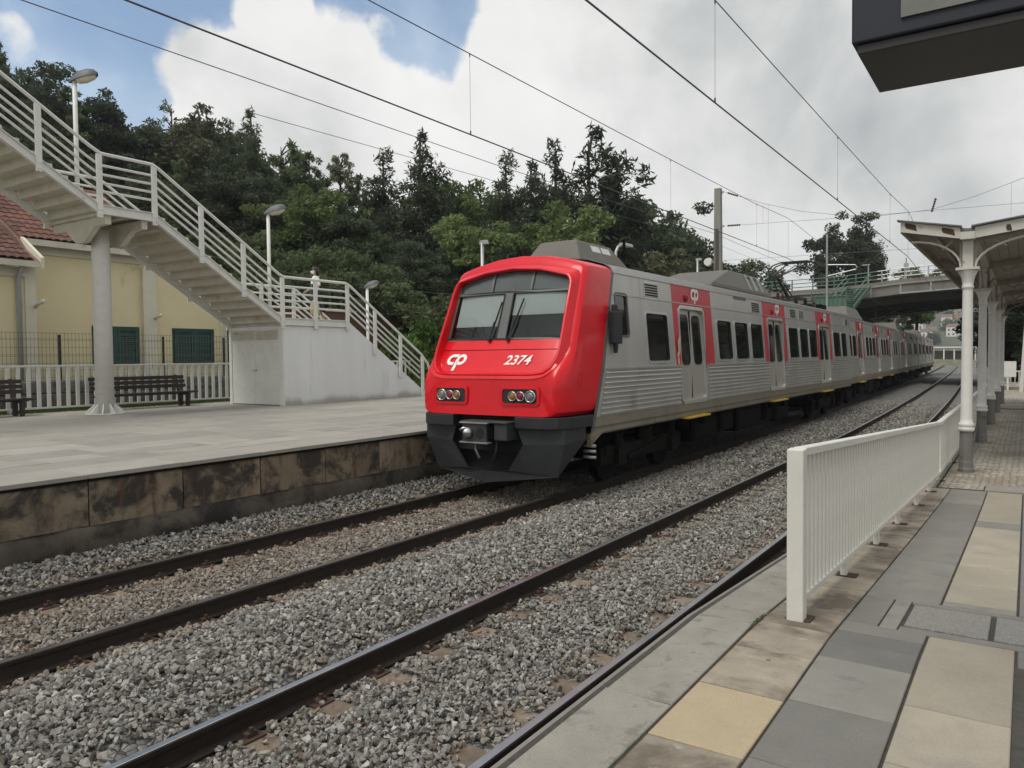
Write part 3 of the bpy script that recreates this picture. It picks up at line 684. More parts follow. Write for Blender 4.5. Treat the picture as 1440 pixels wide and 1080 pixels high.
def make_car(root, y0, y1, wins, doors, vents, cab=False, sides=(1, -1)):
    K = dict(local=True)
    ops = [(a, b, 2.19, 3.14) for a, b in wins]+[(a, b, 1.33, 3.33) for a, b, _, _ in doors]+([(12.26, 12.75, 2.66, 3.42)] if cab else [])
    zsplit = sorted({1.03, 1.30, 2.10, 3.78, 1.33, 2.19, 3.14, 3.33}|({2.66, 3.42} if cab else set()))
    reds = [(c, d) for _, _, c, d in doors]
    def front(z): return lerp(11.15, 12.2, (z-1.03)/2.75) if cab else y0
    for s in sides:
        body = MB(); reds_ = [MB() for _ in reds]; sill = MB()
        ysplit = sorted({t for o in ops for t in o[:2]}|{t for r in reds for t in r}|{y1})
        for k in range(len(zsplit)-1):
            za, zc = zsplit[k], zsplit[k+1]; zm = (za+zc)/2
            cells = [None]+ysplit
            prev = None
            for t in ysplit:
                a = prev; b = t; prev = t
                am = front(zm) if a is None else a
                if b <= am: prev = t; a = None; continue
                ym = (am+b)/2
                if any(o[0] < ym < o[1] and o[2] < zm < o[3] for o in ops): continue
                a0 = front(za) if a is None else a; a1 = front(zc) if a is None else a
                q = [(s*hw(za), a0, za), (s*hw(za), b, za), (s*hw(zc), b, zc), (s*hw(zc), a1, zc)]
                tgt = sill if zm < 1.30 else next((q_ for q_, r in zip(reds_, reds) if zm > 2.10 and r[0] < ym < r[1]), body)
                tgt.add(q, [(0, 1, 2, 3)])
        obj('side_wall', body, 'train_metal', root, **K); obj('sole_bar', sill, 'train_sill', root, **K)
        for q_ in reds_: obj('door_surround', q_, 'red_panel', root, **K)
        # a jointed lower rail and bright cant rail
        m = MB(); m.box(*sorted((s*1.478, s*1.495)), (11.2 if cab else y0), y1, 1.125, 1.14); obj('sole_seam', m, 'train_edge', root, **K)
        m = MB(); m.bar((s*(hw(3.40)+.004), front(3.4)+.02, 3.40), (s*(hw(3.40)+.004), y1, 3.40), .014, .022); obj('waist_strip', m, 'alu_frame', root, **K)
        m = MB(); m.bar((s*1.318, front(3.78)+.05, 3.83), (s*1.318, y1, 3.83), .07, .11); obj('gutter', m, 'alu_frame', root, **K)
        # ribbed panels between the doors
        edges = [11.46 if cab else y0+.02]+[t for a, b, _, _ in doors for t in (a-.10, b+.10)]+[y1-.02]
        for a, b in zip(edges[::2], edges[1::2]):
            m = MB()
            for i in range(9):
                z = 1.345+.0855*i
                st = a+(z-1.3)*.30 if (cab and a < 12) else a
                m.loft([[(s*1.4755, yy, z-.026), (s*1.506, yy, z-.022), (s*1.514, yy, z-.004), (s*1.508, yy, z+.012), (s*1.4755, yy, z+.026)] for yy in (st, b)], False)
                m.add([(s*1.4755, st, z-.026), (s*1.506, st, z-.022), (s*1.514, st, z-.004), (s*1.508, st, z+.012), (s*1.4755, st, z+.026)], [(0, 1, 2, 3, 4)])
            m.box(*sorted((s*1.4765, s*1.517)), a if not cab or a > 12 else a+.25, b, 2.086, 2.112); m.box(*sorted((s*1.4763, s*1.479)), a if not cab or a > 12 else a+.25, b, 1.30, 2.09)
            obj('ribbed_panel', m, 'train_rib', root, **K)
        for a, b in wins:
            m = MB(); side_ring(m, a+.03, b-.03, 2.22, 3.11, .06, .055, s, -.03, .014)
            f = obj('window', m, 'alu_frame', root, **K); obj('pane', side_pane(MB(), a-.01, b+.01, 2.18, 3.15, .05, s, -.022), 'train_glass', f, **K)
            m = MB(); side_ring(m, a+.036, b-.036, 2.226, 3.104, .055, .016, s, -.02, .017); obj('gasket', m, 'rubber', f, **K)
        if cab:
            m = MB(); side_ring(m, 12.28, 12.73, 2.68, 3.40, .05, .04, s, -.03, .012); f = obj('window', m, 'train_edge', root, **K)
            obj('pane', side_pane(MB(), 12.25, 12.76, 2.65, 3.43, .04, s, -.022), 'train_glass', f, **K)
        for a, b, ra, rb_ in doors:
            m = MB(); side_ring(m, a+.05, b-.05, 1.36, 3.29, .10, .07, s, -.11, .022); d = obj('door', m, 'alu_frame' if s > 0 else 'door_metal', root, **K)
            m = MB(); m.add([(s*(hw(z)-.112), yy, z) for yy, z in ((a-.02, 1.3), (b+.02, 1.3), (b+.02, 3.36), (a-.02, 3.36))], [(0, 1, 2, 3)]); obj('door_backing', m, 'dark_gap', d, **K)
            mid = (a+b)/2
            for q0, q1 in ((a+.045, mid-.006), (mid+.006, b-.045)):
                m = MB(); zs = [1.35, 2.1, 3.30]
                m.loft([[(s*(hw(z)-.10), q0, z), (s*(hw(z)-.062), q0, z), (s*(hw(z)-.055), q0+.02, z), (s*(hw(z)-.055), q1-.02, z), (s*(hw(z)-.062), q1, z), (s*(hw(z)-.10), q1, z)] for z in zs], True, True, True)
                lf = obj('door_leaf', m, 'door_metal', d, **K)
                obj('pane', side_pane(MB(), q0+.14, q1-.11, 2.12, 3.16, .12, s, -.047), 'train_glass', d, **K)
                m = MB(); side_ring(m, q0+.145, q1-.115, 2.125, 3.155, .115, .022, s, -.056, -.042); obj('pane_seal', m, 'rubber', d, **K)
            m = MB(); m.bar((s*(hw(2.2)-.048), mid, 1.4), (s*(hw(3.2)-.048), mid, 3.26), .012, .035, up=(s, 0, 0)); obj('meeting_seal', m, 'rubber', d, **K)
            m = MB(); m.box(*sorted((s*1.36, s*1.60)), a+.1, b-.1, .985, 1.022); obj('footstep', m, 'step_yellow', root, **K, bevel=.005)
            m = MB(); m.box(*sorted((s*1.33, s*1.52)), a+.2, a+.26, .80, .985); m.box(*sorted((s*1.33, s*1.52)), b-.26, b-.2, .80, .985); obj('step_bracket', m, 'under_dark', root, **K)
            e = link('emblem', SIDE_LOGO, 'letter_white', root, True); zc = 3.55
            e.location = (s*(hw(zc)+.004), (a+b)/2+.28*s, zc+.04); e.rotation_euler = (PI/2-s*0, 0, s*PI/2)
            m = MB(); m.lathe([(.075, 0), (.075, .035), (.05, .05)], 0, 0, 12); o = obj('door_lamp', m, 'lamp_red', root, local=True); o.location = (s*(hw(3.52)-.002), (a+b)/2-.26*s, 3.52); o.rotation_euler = (0, s*PI/2, 0)
        for a, b, dark in vents:
            m = MB(); side_ring(m, a+.02, b-.02, 3.43, 3.70, .015, .025, s, -.004, .012); v = obj('vent', m, 'alu_frame', root, **K)
            m = MB(); side_pane(m, a, b, 3.415, 3.715, .01, s, .004, .006); obj('vent_back', m, 'dark_gap' if dark else 'train_edge', v, **K)
            for i in range(6):
                z = 3.445+.048*i; m = MB(); m.bar((s*(hw(z)+.010), a+.01, z), (s*(hw(z)+.010), b-.01, z), .02, .017); obj('slat', m, 'train_metal', v, **K)
    # roof
    m = MB(); pr_ = [(1.335, 3.775), (1.30, 3.86)]+ROOF[2:]; pr_ = pr_+[(-x, z) for x, z in pr_[::-1][1:]]
    ya = 12.2 if cab else y0
    m.loft([[(x, t, z) for x, z in pr_] for t in (ya, y1)], False); obj('roof', m, 'train_roof', root, True, local=True)
    m = MB(); en = [(1.475, 1.03), (1.475, 2.1), (1.335, 3.78), (1.18, 3.94), (.45, 4.09), (-.45, 4.09), (-1.18, 3.94), (-1.335, 3.78), (-1.475, 2.1), (-1.475, 1.03)]
    m.add([(x, y1, z) for x, z in en], [tuple(range(10))])
    if not cab: m.add([(x, y0, z) for x, z in en], [tuple(range(10))])
    m.box(-1.45, 1.45, (11.2 if cab else y0), y1, 1.0, 1.035); obj('end_wall', m, 'train_edge', root, **K)
    m = MB(); m.box(-1.2, 1.2, y1, y1+.42, 1.15, 3.75); obj('gangway', m, 'rubber', root, **K)
    # running gear
    L0 = 11.2 if cab else y0
    for cy in ((14.05 if cab else y0+3.2), y1-3.4):
        b = MB(); b.box(-1.16, 1.16, cy-1.75, cy+1.75, .50, .68); b.box(.98, 1.14, cy-1.9, cy+1.9, .36, .66); b.box(-1.14, -.98, cy-1.9, cy+1.9, .36, .66)
        for s in (-1, 1):
            for dy in (-1.25, 1.25):
                b.box(*sorted((s*1.12, s*1.26)), cy+dy-.16, cy+dy+.16, .32, .62); b.lathe([(.10, .62), (.12, .72), (.10, .82), (.12, .9), (.10, .98)], s*1.15, cy+dy, 10)
            b.lathe([(.17, .66), (.19, .75), (.17, .85), (.19, .95)], s*1.1, cy, 12)
            b.bar((s*1.2, cy-.9, .42), (s*1.2, cy+.7, .62), .05, .07)
        bg_ = obj('bogie', b, 'bogie', root, **K)
        for dy in (-1.25, 1.25):
            m = MB()
            m.tube([(-.93, cy+dy, .46), (.93, cy+dy, .46)], .09, 10)
            for s in (-1, 1): m.tube([(s*.80, cy+dy, .461), (s*.835, cy+dy, .461), (s*.84, cy+dy, .461), (s*.93, cy+dy, .461)], [.49, .49, .46, .455], 28)
            obj('wheelset', m, 'bogie', bg_, **K)
    a, b = L0+4.9, y1-6.
    spec = [(a, 1.6, .42), (a+1.9, .9, .50), (a+3.1, 2.1, .38), (a+5.6, .7, .46), (a+6.6, 1.5, .4)]
    for t, w_, zb0 in spec:
        if t+w_ < y1-5.6:
            for s in (-1, 1):
                m = MB(); m.box(*sorted((s*.62, s*1.34)), t, t+w_, zb0, 1.0); m.box(*sorted((s*1.34, s*1.365)), t+.1, t+w_-.1, zb0+.08, .9); obj('underfloor_box', m, 'under_dark', root, bevel=.015, **K)
    m = MB(); m.box(-.9, .9, L0+.3, y1-.2, .78, .999); obj('underframe', m, 'under_dark', root, **K)

# ---- leading carriage
car = thing('train_carriage', 'leading train carriage with red cab front numbered 2374 and silver ribbed side', 'train carriage', (T1, 0, 0), 'carriages of the commuter train')
wins = [(13.50, 14.56), (17.50, 18.52), (18.80, 19.84), (20.11, 21.15), (23.92, 25.03), (25.29, 26.33), (26.55, 27.60), (30.32, 31.50), (31.80, 32.75)]
doors = [(15.16, 16.66, 14.88, 17.22), (21.72, 23.36, 21.34, 23.70), (28.02, 29.68, 27.70, 30.02)]
make_car(car, 10.2, 33.55, wins, doors, [(13.54, 14.2, True), (20.34, 21.06, True), (24.28, 24.98, True), (25.35, 26.0, False), (32.72, 33.3, True)], cab=True)

# ---- cab front
def interp(pts, z):
    if z <= pts[0][0]: return pts[0][1]
    for (a, ya), (b, yb) in zip(pts, pts[1:]):
        if z <= b: return ya+(yb-ya)*(z-a)/(b-a)
    return pts[-1][1]
YF = ((1.30, 10.20), (1.90, 10.215), (2.02, 10.265), (2.20, 10.345), (2.60, 10.535), (3.70, 11.03), (4.2, 11.26))
YP = ((1.30, 10.20), (2.02, 10.285), (2.20, 10.405), (2.60, 10.66), (3.70, 11.07), (4.2, 11.30))
def yp(u, z): return interp(YP, z)+.035*(abs(u)/1.0)**2+(.26*max(0, abs(u)-1.12)**1.3)
def yf(u, z): return interp(YF, z)+.035*(abs(u)/1.0)**2+(.26*max(0, abs(u)-1.12)**1.3)
YR = ((1.03, 11.15), (3.78, 12.2), (4.2, 12.26))
half = [(0, 1.36), (.7, 1.36), (1.36, 1.36), (1.455, 1.40), (1.477, 1.5), (1.477, 2.1), (1.43, 2.7), (1.362, 3.58), (1.348, 3.76), (1.325, 3.83), (1.27, 3.875), (.95, 3.975), (.5, 4.065), (0, 4.10)]
outer = half+[(-x, z) for x, z in half[::-1][1:-1]]
hq = [(0, 2.045), (.84, 2.045), (1.03, 2.07), (1.15, 2.16), (1.21, 2.30), (1.225, 2.45), (1.175, 3.50), (1.16, 3.575), (1.10, 3.645), (.55, 3.775), (0, 3.82)]
inner = hq+[(-x, z) for x, z in hq[::-1][1:-1]]
def ray_loop(poly, n=120, c=(0, 2.75)):
    res = []
    for k in range(n):
        t = 2*PI*k/n; d = (math.cos(t), math.sin(t)); best = None
        for (x0, z0), (x1, z1) in zip(poly, poly[1:]+poly[:1]):
            ex, ez = x1-x0, z1-z0; det = d[0]*(-ez)+ex*d[1]
            if abs(det) < 1e-9: continue
            rx, rz = x0-c[0], z0-c[1]
            a = (rx*(-ez)+ex*rz)/det; b = (d[0]*rz-d[1]*rx)/det
            if a > 0 and -1e-6 <= b <= 1+1e-6 and (best is None or a < best): best = a
        res.append((c[0]+d[0]*best, c[1]+d[1]*best))
    return res
PO = ray_loop(outer); QI = ray_loop(inner)
def scl(loop, kx, kz, zmin=1.36): return [(x*kx, max(zmin, 2.75+(z-2.75)*kz)) for x, z in loop]
hs = [(0, 1.955), (.88, 1.955), (1.09, 1.985), (1.23, 2.08), (1.305, 2.25), (1.325, 2.48), (1.265, 3.55), (1.255, 3.69), (1.20, 3.75), (.9, 3.82), (.5, 3.89), (0, 3.925)]
SI = ray_loop(hs+[(-x, z) for x, z in hs[::-1][1:-1]])
def side_f(u, z): return sm((z-2.0)/.45)
rings = [[(u, interp(YR, z), z) for u, z in PO]]
for ph in (4, 18, 32, 46, 60, 75, 90):
    c_, s_ = math.cos(math.radians(ph)), math.sin(math.radians(ph)); R_ = []
    for u, z in PO:
        u2 = u*(1-lerp(.135, .075, side_f(u, z))*(1-c_)); z2 = z if z < 2.75 else 2.75+(z-2.75)*(1-.085*(1-c_)); o_ = .44*(1-s_)
        R_.append((u2, min(interp(YR, z2)-.005, yf(u2*.92, z2)+lerp(o_, max(o_, .16+.10*(1-s_)), side_f(u2, z2))), z2))
    rings.append(R_)
rings.append([(u, yf(u*.92, z)+lerp(.004, .158, side_f(u, z)), z) for u, z in scl(SI, 1.008, 1.006, 0)])
rings.append([(u, yf(u*.92, z)+lerp(-.012, .138, side_f(u, z)), z) for u, z in SI])
rings.append([(u, yf(u, z)+.002, z) for u, z in scl(QI, 1.05, 1.045)])
rings.append([(u, yf(u, z)-.016, z) for u, z in scl(QI, 1.035, 1.03)])
rings.append([(u, yf(u, z)-.016, z) for u, z in scl(QI, 1.016, 1.014)])
rings.append([(u, yf(u, z)+.006, z) for u, z in QI])
rings.append([(u, yp(u, z)+.115, z) for u, z in scl(QI, .985, .985)])
m = MB(); m.loft(rings, True); nose = obj('cab_nose', m, 'red_paint', car, local=True, autosmooth=24)
def qw(z):   # half width of the recessed front at height z
    hqs = sorted([(z_, x) for x, z_ in hq[1:-1]]); return interp(tuple(hqs), z)*.99
def fpatch(poly, off, th, mb=None, sub=1):
    mb = mb or MB(); n = len(poly); P = []
    for i in range(n):
        a, b = poly[i], poly[(i+1) % n]
        for k in range(sub): P.append((lerp(a[0], b[0], k/sub), lerp(a[1], b[1], k/sub)))
    mb.loft([[(u, yp(u, z)+off+th, z) for u, z in P], [(u, yp(u, z)+off, z) for u, z in P]], True, True, True); return mb
def fgrid(mb, z0, z1, off, nz=6, nu=12, wf=qw):
    vv = []; ff = []
    for j in range(nz+1):
        z = lerp(z0, z1, j/nz); w_ = wf(z)
        for i in range(nu+1): u = lerp(-w_, w_, i/nu); vv.append((u, yp(u, z)+off, z))
    for j in range(nz):
        for i in range(nu): ff.append((j*(nu+1)+i, j*(nu+1)+i+1, (j+1)*(nu+1)+i+1, (j+1)*(nu+1)+i))
    mb.add(vv, ff); return mb
def fgrid2(u0, u1, z0, z1, off, nu=14, nz=8):
    mb = MB(); vv = []
    for i in range(nu+1):
        u = lerp(u0, u1, i/nu); zt = z1 if z1 else interp(((0, 3.82), (.55, 3.775), (1.10, 3.645), (1.16, 3.575)), abs(u))-.004
        for j in range(nz+1): z = lerp(z0, zt, j/nz); vv.append((u, yp(u, z)+off, z))
    mb.add(vv, [(i*(nz+1)+j, (i+1)*(nz+1)+j, (i+1)*(nz+1)+j+1, i*(nz+1)+j+1) for i in range(nu) for j in range(nz)]); return mb
obj('front_panel', fgrid(MB(), 2.03, 2.425, .07, 8), 'red_paint', nose, True, local=True)
obj('front_panel', fgrid(MB(), 2.437, 2.60, .062, 4), 'red_paint', nose, True, local=True)
obj('panel_groove', fgrid(MB(), 2.41, 2.45, .085, 2), 'red_groove', nose, local=True)
# cab interior seen through the glass
m = MB(); m.box(-1.1, 1.1, 11.55, 11.6, 2.3, 3.85); m.box(-1.1, 1.1, 10.95, 11.6, 2.40, 2.44); obj('cab_interior', m, 'cab_dark', nose, local=True)
ws = MB()
def bar_uz(u0, u1, z0, z1): fpatch([(u0, z0), (u1, z0), (u1, z1), (u0, z1)], .055, .05, ws, 4)
bar_uz(-1.20, 1.20, 2.595, 2.63); bar_uz(-1.165, 1.165, 3.405, 3.45)
fpatch([(-.10, 2.63), (.10, 2.63), (.085, 3.41), (-.085, 3.41)], .05, .05, ws, 3)
for s in (-1, 1):
    fpatch([(s*1.15, 2.60), (s*1.22, 2.60), (s*1.165, 3.57), (s*1.11, 3.57)], .06, .05, ws, 4)
    fpatch([(s*.385, 3.45), (s*.43, 3.45), (s*.43, 3.80), (s*.385, 3.80)], .055, .05, ws, 2)
obj('windscreen_frame', ws, 'train_edge', nose, local=True)
m = MB()
for s in (-1, 1):
    for a, b in (((s*.105, 2.637), (s*.09, 3.398)), ): m.bar((a[0], yp(a[0], a[1])+.042, a[1]), (b[0], yp(b[0], b[1])+.042, b[1]), .018, .02)
m.bar((-1.14, yp(1.14, 3.4)+.043, 3.397), (1.14, yp(1.14, 3.4)+.043, 3.397), .018, .016); m.bar((-1.18, yp(1.18, 2.64)+.045, 2.64), (1.18, yp(1.18, 2.64)+.045, 2.64), .018, .018)
obj('windscreen_seal', m, 'rubber', nose, local=True)
for s in (-1, 1):
    obj('windscreen', fgrid2(s*.085, s*1.165, 2.61, 3.43, .072), 'windscreen', nose, True, local=True)
    zl = 2.84 if s < 0 else 3.02
    obj('sun_blind', fgrid2(s*.10, s*(1.08 if s < 0 else 1.16), zl, 3.43, .10), 'blind', nose, local=True)
for a, b in ((-1.13, -.41), (-.405, .405), (.41, 1.13)):
    obj('upper_pane', fgrid2(a, b, 3.44, None, .072), 'windscreen', nose, True, local=True)
obj('destination_panel', fgrid2(-1.13, 1.13, 3.44, None, .10), 'dest_grey', nose, local=True)
for u0, z0, u1, z1 in ((-.22, 2.60, -.13, 3.16), (.16, 2.60, .30, 3.20)):
    m = MB(); P = lambda u, z, o: (u, yp(u, z)+o, z)
    m.tube([P(u0, z0, .03), P(lerp(u0, u1, .55), lerp(z0, z1, .55), .0)], .016, 6); m.bar(P(lerp(u0, u1, .42), lerp(z0, z1, .36), .02), P(lerp(u0, u1, 1.15), z1+.1, .035), .018, .022); m.cyl(P(u0, z0, .055), P(u0, z0, -.0), .03, 8)
    obj('wiper', m, 'rubber', nose, local=True)
def front_sign(name, me, u, z, m_, off=.062, tilt=None):
    dz = .05; sl = (yp(u, z+dz)-yp(u, z-dz))/(2*dz); t = math.atan(sl)
    o = link(name, me, m_, nose, True); o.location = (u, yp(u, z)+off, z); o.rotation_euler = (PI/2-t, 0, 0); return o
front_sign('emblem', logo_mesh(.31, .15), -.80, 2.245, 'letter_white')
front_sign('fleet_number', text_mesh('2374', .25), .47, 2.25, 'letter_white')
for o in list(nose.children):
    if o.name.startswith(('windscreen', 'upper_pane')) and o.data.materials[0] == MATS['windscreen'] and o.data.polygons[0].normal.y > 0: o.data.flip_normals()
# head and tail lamps in their recess
for s in (-1, 1):
    m = MB(); o_ = rrect(.33, 1.06, 1.525, 1.835, .07); i_ = rrect(.375, 1.015, 1.565, 1.795, .05)
    Pn = lambda pts, off: [(s*u, yf(u, z)+off, z) for u, z in pts]
    m.loft([Pn(o_, .004), Pn(o_, -.016), Pn(i_, -.018), Pn(i_, .035)], True); hl = obj('lamp_cluster', m, 'red_paint', nose, local=True, autosmooth=35)
    m = MB(); m.add(Pn(i_, -.002), [tuple(range(len(i_)))]); obj('lamp_recess', m, 'bumper_black', hl, local=True)
    for u, r, lm in ((.565, .078, 'lamp_amber'), (.715, .078, 'lamp_red'), (.895, .098, 'lamp_clear')):
        y0_ = yf(u, 1.68)-.004; m = MB(); m.tube([(s*u, y0_, 1.68), (s*u, y0_-.02, 1.68)], r*.84, 20); m.tube([(s*u, y0_-.02, 1.68), (s*u, y0_-.03, 1.68)], [r*.84, r*.4], 20); obj('lamp_lens', m, lm, hl, True, local=True)
        m = MB(); rings_ = []
        for rr_, dy in ((r*.82, 0), (r*.84, -.026), (r*.97, -.028), (r*1.0, 0)): rings_.append([(s*u+rr_*math.cos(2*PI*k/24), y0_+dy, 1.68+rr_*math.sin(2*PI*k/24)) for k in range(24)])
        m.loft(rings_, True); obj('lamp_rim', m, 'chrome', hl, True, local=True)
# grey rear edge of the nose, bumper beams, skirt, coupler
m = MB(); pts = [(1.481, 1.05), (1.481, 2.1), (1.342, 3.78), (1.305, 3.865), (1.18, 3.948), (.9, 4.028), (.45, 4.098), (0, 4.122)]; pts = pts+[(-x, z) for x, z in pts[::-1][1:]]
m.loft([[(x, interp(YR, z)-.01, z) for x, z in pts], [(x*1.004, interp(YR, z)+.02, z+.004) for x, z in pts], [(x*1.004, interp(YR, z)+.085, z+.004) for x, z in pts], [(x, interp(YR, z)+.09, z) for x, z in pts]], False); obj('nose_edge_strip', m, 'train_edge', car, local=True)
for s in (-1, 1):
    m = MB(); pl_ = [(.62, 10.175), (.9, 10.18), (1.15, 10.22), (1.34, 10.32), (1.46, 10.5), (1.505, 10.72), (1.515, 11.17), (1.42, 11.17), (.62, 10.6)]
    m.prism([(s*u, y_) for u, y_ in pl_], 'z', 1.165, 1.352); obj('bumper_beam', m, 'bumper_black', car, local=True, bevel=.012)
m = MB(); m.box(-.9, .9, 10.42, 11.2, .75, 1.34); m.box(-.8, .8, 10.6, 11.2, .30, .76); obj('pocket_shade_block', m, 'dark_gap', car, local=True)  # solid black blocks behind the skirt opening, shade put in as colour
for s in (-1, 1):   # faceted snow-plough skirt
    m = MB()
    A = [(s*1.40, 10.42, 1.16), (s*1.40, 10.42, .93), (s*1.22, 10.52, .38), (s*.0, 10.25, .24), (s*0, 10.25, .45), (s*.42, 10.29, .46), (s*.72, 10.27, .90), (s*.62, 10.25, 1.16)]
    A2 = [(x, y_+.04, z) for x, y_, z in A]
    m.add(A, [(0, 1, 6, 7), (1, 2, 5, 6), (2, 3, 4, 5)]); m.add(A2, [(0, 7, 6, 1), (1, 6, 5, 2), (2, 5, 4, 3)])
    m.add(A+A2, [(1, 0, 8, 9), (2, 1, 9, 10), (3, 2, 10, 11), (5, 4, 12, 13), (6, 5, 13, 14), (7, 6, 14, 15)])
    B = [(s*1.40, 10.42, 1.16), (s*1.44, 11.05, 1.16), (s*1.44, 11.05, .95), (s*1.40, 10.42, .93)]
    m.add([(x+.001*s, y_, z) for x, y_, z in B]+[(x-.05*s, y_+.02, z) for x, y_, z in B], [(0, 1, 2, 3), (7, 6, 5, 4), (0, 4, 5, 1), (3, 2, 6, 7), (1, 5, 6, 2)])
    Cc = [(s*1.40, 10.42, .93), (s*1.44, 11.05, .95), (s*1.22, 10.52, .38)]
    m.add([(x+.001*s, y_, z) for x, y_, z in Cc]+[(x-.05*s, y_+.03, z) for x, y_, z in Cc], [(0, 1, 2), (5, 4, 3), (1, 4, 5, 2)])
    obj('skirt', m, 'skirt_grey', car, local=True)
m = MB(); m.box(-.24, .24, 9.93, 10.0, .94, 1.245); m.box(-.30, .62, 9.95, 10.45, 1.25, 1.28); m.box(.36, .60, 9.98, 10.5, .98, 1.25); m.box(-.20, .20, 10.0, 11.0, .98, 1.22)
cp = obj('coupler', m, 'skirt_grey', car, local=True, bevel=.012)
m = MB(); m.tube([(-.10, 9.93, 1.10), (-.10, 9.87, 1.10), (-.10, 9.80, 1.10)], [.085, .08, .035], 14); m.tube([(-.06, 9.93, 1.15), (-.14, 9.83, 1.17), (-.2, 9.82, 1.14)], .022, 8); obj('coupler_cone', m, 'chrome', cp, True, local=True)
m = MB(); m.tube([(.12, 9.926, 1.09), (.12, 9.95, 1.09)], .09, 16); obj('coupler_funnel', m, 'dark_gap', cp, local=True)
m = MB(); m.box(-.28, .28, 9.90, 10.02, .925, .945); m.box(-.28, .28, 9.90, 10.02, 1.245, 1.262); obj('coupler_plate', m, 'galvanised', cp, local=True)
m = MB(); m.tube([(-.12, 10.15, .92), (-.10, 10.1, .8), (-.02, 10.1, .66)], .02, 6); obj('brake_hose', m, 'galvanised', car, True, local=True)
m = MB(); m.tube([(.28, 10.2, 1.0), (.3, 10.12, .8), (.22, 10.14, .62), (.1, 10.3, .6)], .022, 6); obj('brake_hose', m, 'rubber', car, True, local=True)
for z in (.64, .74, .83):
    m = MB(); m.tube([(1.30, 11.22+.02*z, z), (1.50, 11.28, z-.01)], .028, 8); obj('cable_end', m, 'galvanised', car, True, local=True)
m = MB(); m.prism([(11.15, 1.03), (11.6, 1.03), (11.35, .92), (11.15, .82)], 'x', 1.40, 1.474); obj('corner_plate', m, 'train_sill', car, local=True)
# exterior camera / mirror box
m = MB(); m.box(1.46, 1.56, 11.88, 12.2, 2.52, 3.08); m.box(1.44, 1.50, 11.98, 12.14, 3.08, 3.2); m.tube([(1.51, 12.02, 2.52), (1.51, 12.02, 2.36)], [.05, .035], 10); obj('mirror_box', m, 'bumper_black', car, local=True, bevel=.02)
# roof gear
def pod(name, y0_, y1_, w0, w1, z0, z1, m_, f=.35, r=.35):
    mb = MB(); mb.loft([[(-w0, y0_, z0), (w0, y0_, z0), (w0, y1_, z0), (-w0, y1_, z0)], [(-w0+.02, y0_+.05, lerp(z0, z1, .2)), (w0-.02, y0_+.05, lerp(z0, z1, .2)), (w0-.02, y1_-.05, lerp(z0, z1, .2)), (-w0+.02, y1_-.05, lerp(z0, z1, .2))], [(-w1, y0_+f, z1), (w1, y0_+f, z1), (w1, y1_-r, z1), (-w1, y1_-r, z1)]], True, True, True)
    return obj(name, mb, m_, car, local=True, bevel=.05)
p1 = pod('air_conditioner', 12.35, 14.5, .62, .40, 4.02, 4.50, 'pod_grey', .3, .45)
p2 = pod('air_conditioner', 18.5, 23.9, .95, .72, 4.0, 4.60, 'pod_grey', 2.0, .9)
for s in (-1, 1):
    for i in range(2):
        m = MB(); y0_ = 13.1+.42*i; m.add([(s*(.635-.225*t), yy_, lerp(4.02, 4.50, t)) for yy_, t in ((y0_, .25), (y0_+.36, .25), (y0_+.36, .85), (y0_, .85))], [(0, 1, 2, 3)]); obj('grille', m, 'alu_frame', p1, local=True)
        m = MB(); y0_ = 21.7+.62*i; m.add([(s*(.965-.24*t), yy_+.25*(.8-t), lerp(4.0, 4.60, t)) for yy_, t in ((y0_, .3), (y0_+.5, .3), (y0_+.45, .85), (y0_, .85))], [(0, 1, 2, 3)]); obj('grille', m, 'dark_gap', p2, local=True)
        m = MB()
        for dy in (-.03, .5): m.bar((s*.93, 21.7+.62*i+dy+.1, 4.14), (s*.765, 21.7+.62*i+dy, 4.55), .04, .04)
        obj('grille_bar', m, 'galvanised', p2, local=True)
m = MB(); m.tube([(.45, 14.6, 4.06), (.45, 14.6, 4.2), (.45, 14.58, 4.72)], [.06, .04, .03], 8); obj('aerial', m, 'under_dark', car, local=True)
m = MB(); m.lathe([(.14, 4.05), (.13, 4.2), (.05, 4.3)], .45, 14.6, 10); obj('aerial_base', m, 'under_dark', car, local=True)
for i, (x, y_) in enumerate(((-.5, 25.1), (.5, 25.1), (-.5, 26.2), (.5, 26.2), (-.45, 31.6), (.45, 31.6), (0, 32.3), (.4, 27.2), (-.4, 27.2))):
    m = MB(); prof_ = [(.06, 4.08)]
    for k in range(5): prof_ += [(.045, 4.12+.05*k), (.085, 4.135+.05*k), (.045, 4.15+.05*k)]
    m.lathe(prof_+[(.03, 4.40)], x, y_, 10); obj('insulator', m, 'ceramic', car, local=True)
m = MB(); m.tube([(.5, 25.1, 4.41), (.5, 26.2, 4.43), (.4, 27.2, 4.41)], .018, 6); m.tube([(-.5, 25.1, 4.41), (-.5, 26.2, 4.43)], .018, 6); m.box(-.6, .6, 32.0, 33.1, 4.08, 4.28); m.box(-.5, -.1, 25.0, 26.6, 4.08, 4.33); m.tube([(.45, 31.6, 4.41), (0, 32.3, 4.42)], .016, 6); obj('roof_switchgear', m, 'under_dark', car, local=True)
pt = MB(); pt.bar((-.55, 28.6, 4.36), (.55, 28.6, 4.36), .07, .07); pt.bar((-.55, 30.0, 4.36), (.55, 30.0, 4.36), .07, .07); pt.bar((-.5, 28.5, 4.36), (-.5, 30.1, 4.36), .06, .06); pt.bar((.5, 28.5, 4.36), (.5, 30.1, 4.36), .06, .06)
for x in (-.5, .5):
    for y_ in (28.6, 30.0): pt.lathe([(.06, 4.06), (.05, 4.12), (.085, 4.15), (.05, 4.18), (.085, 4.21), (.05, 4.25), (.085, 4.28), (.05, 4.34)], x, y_, 10)
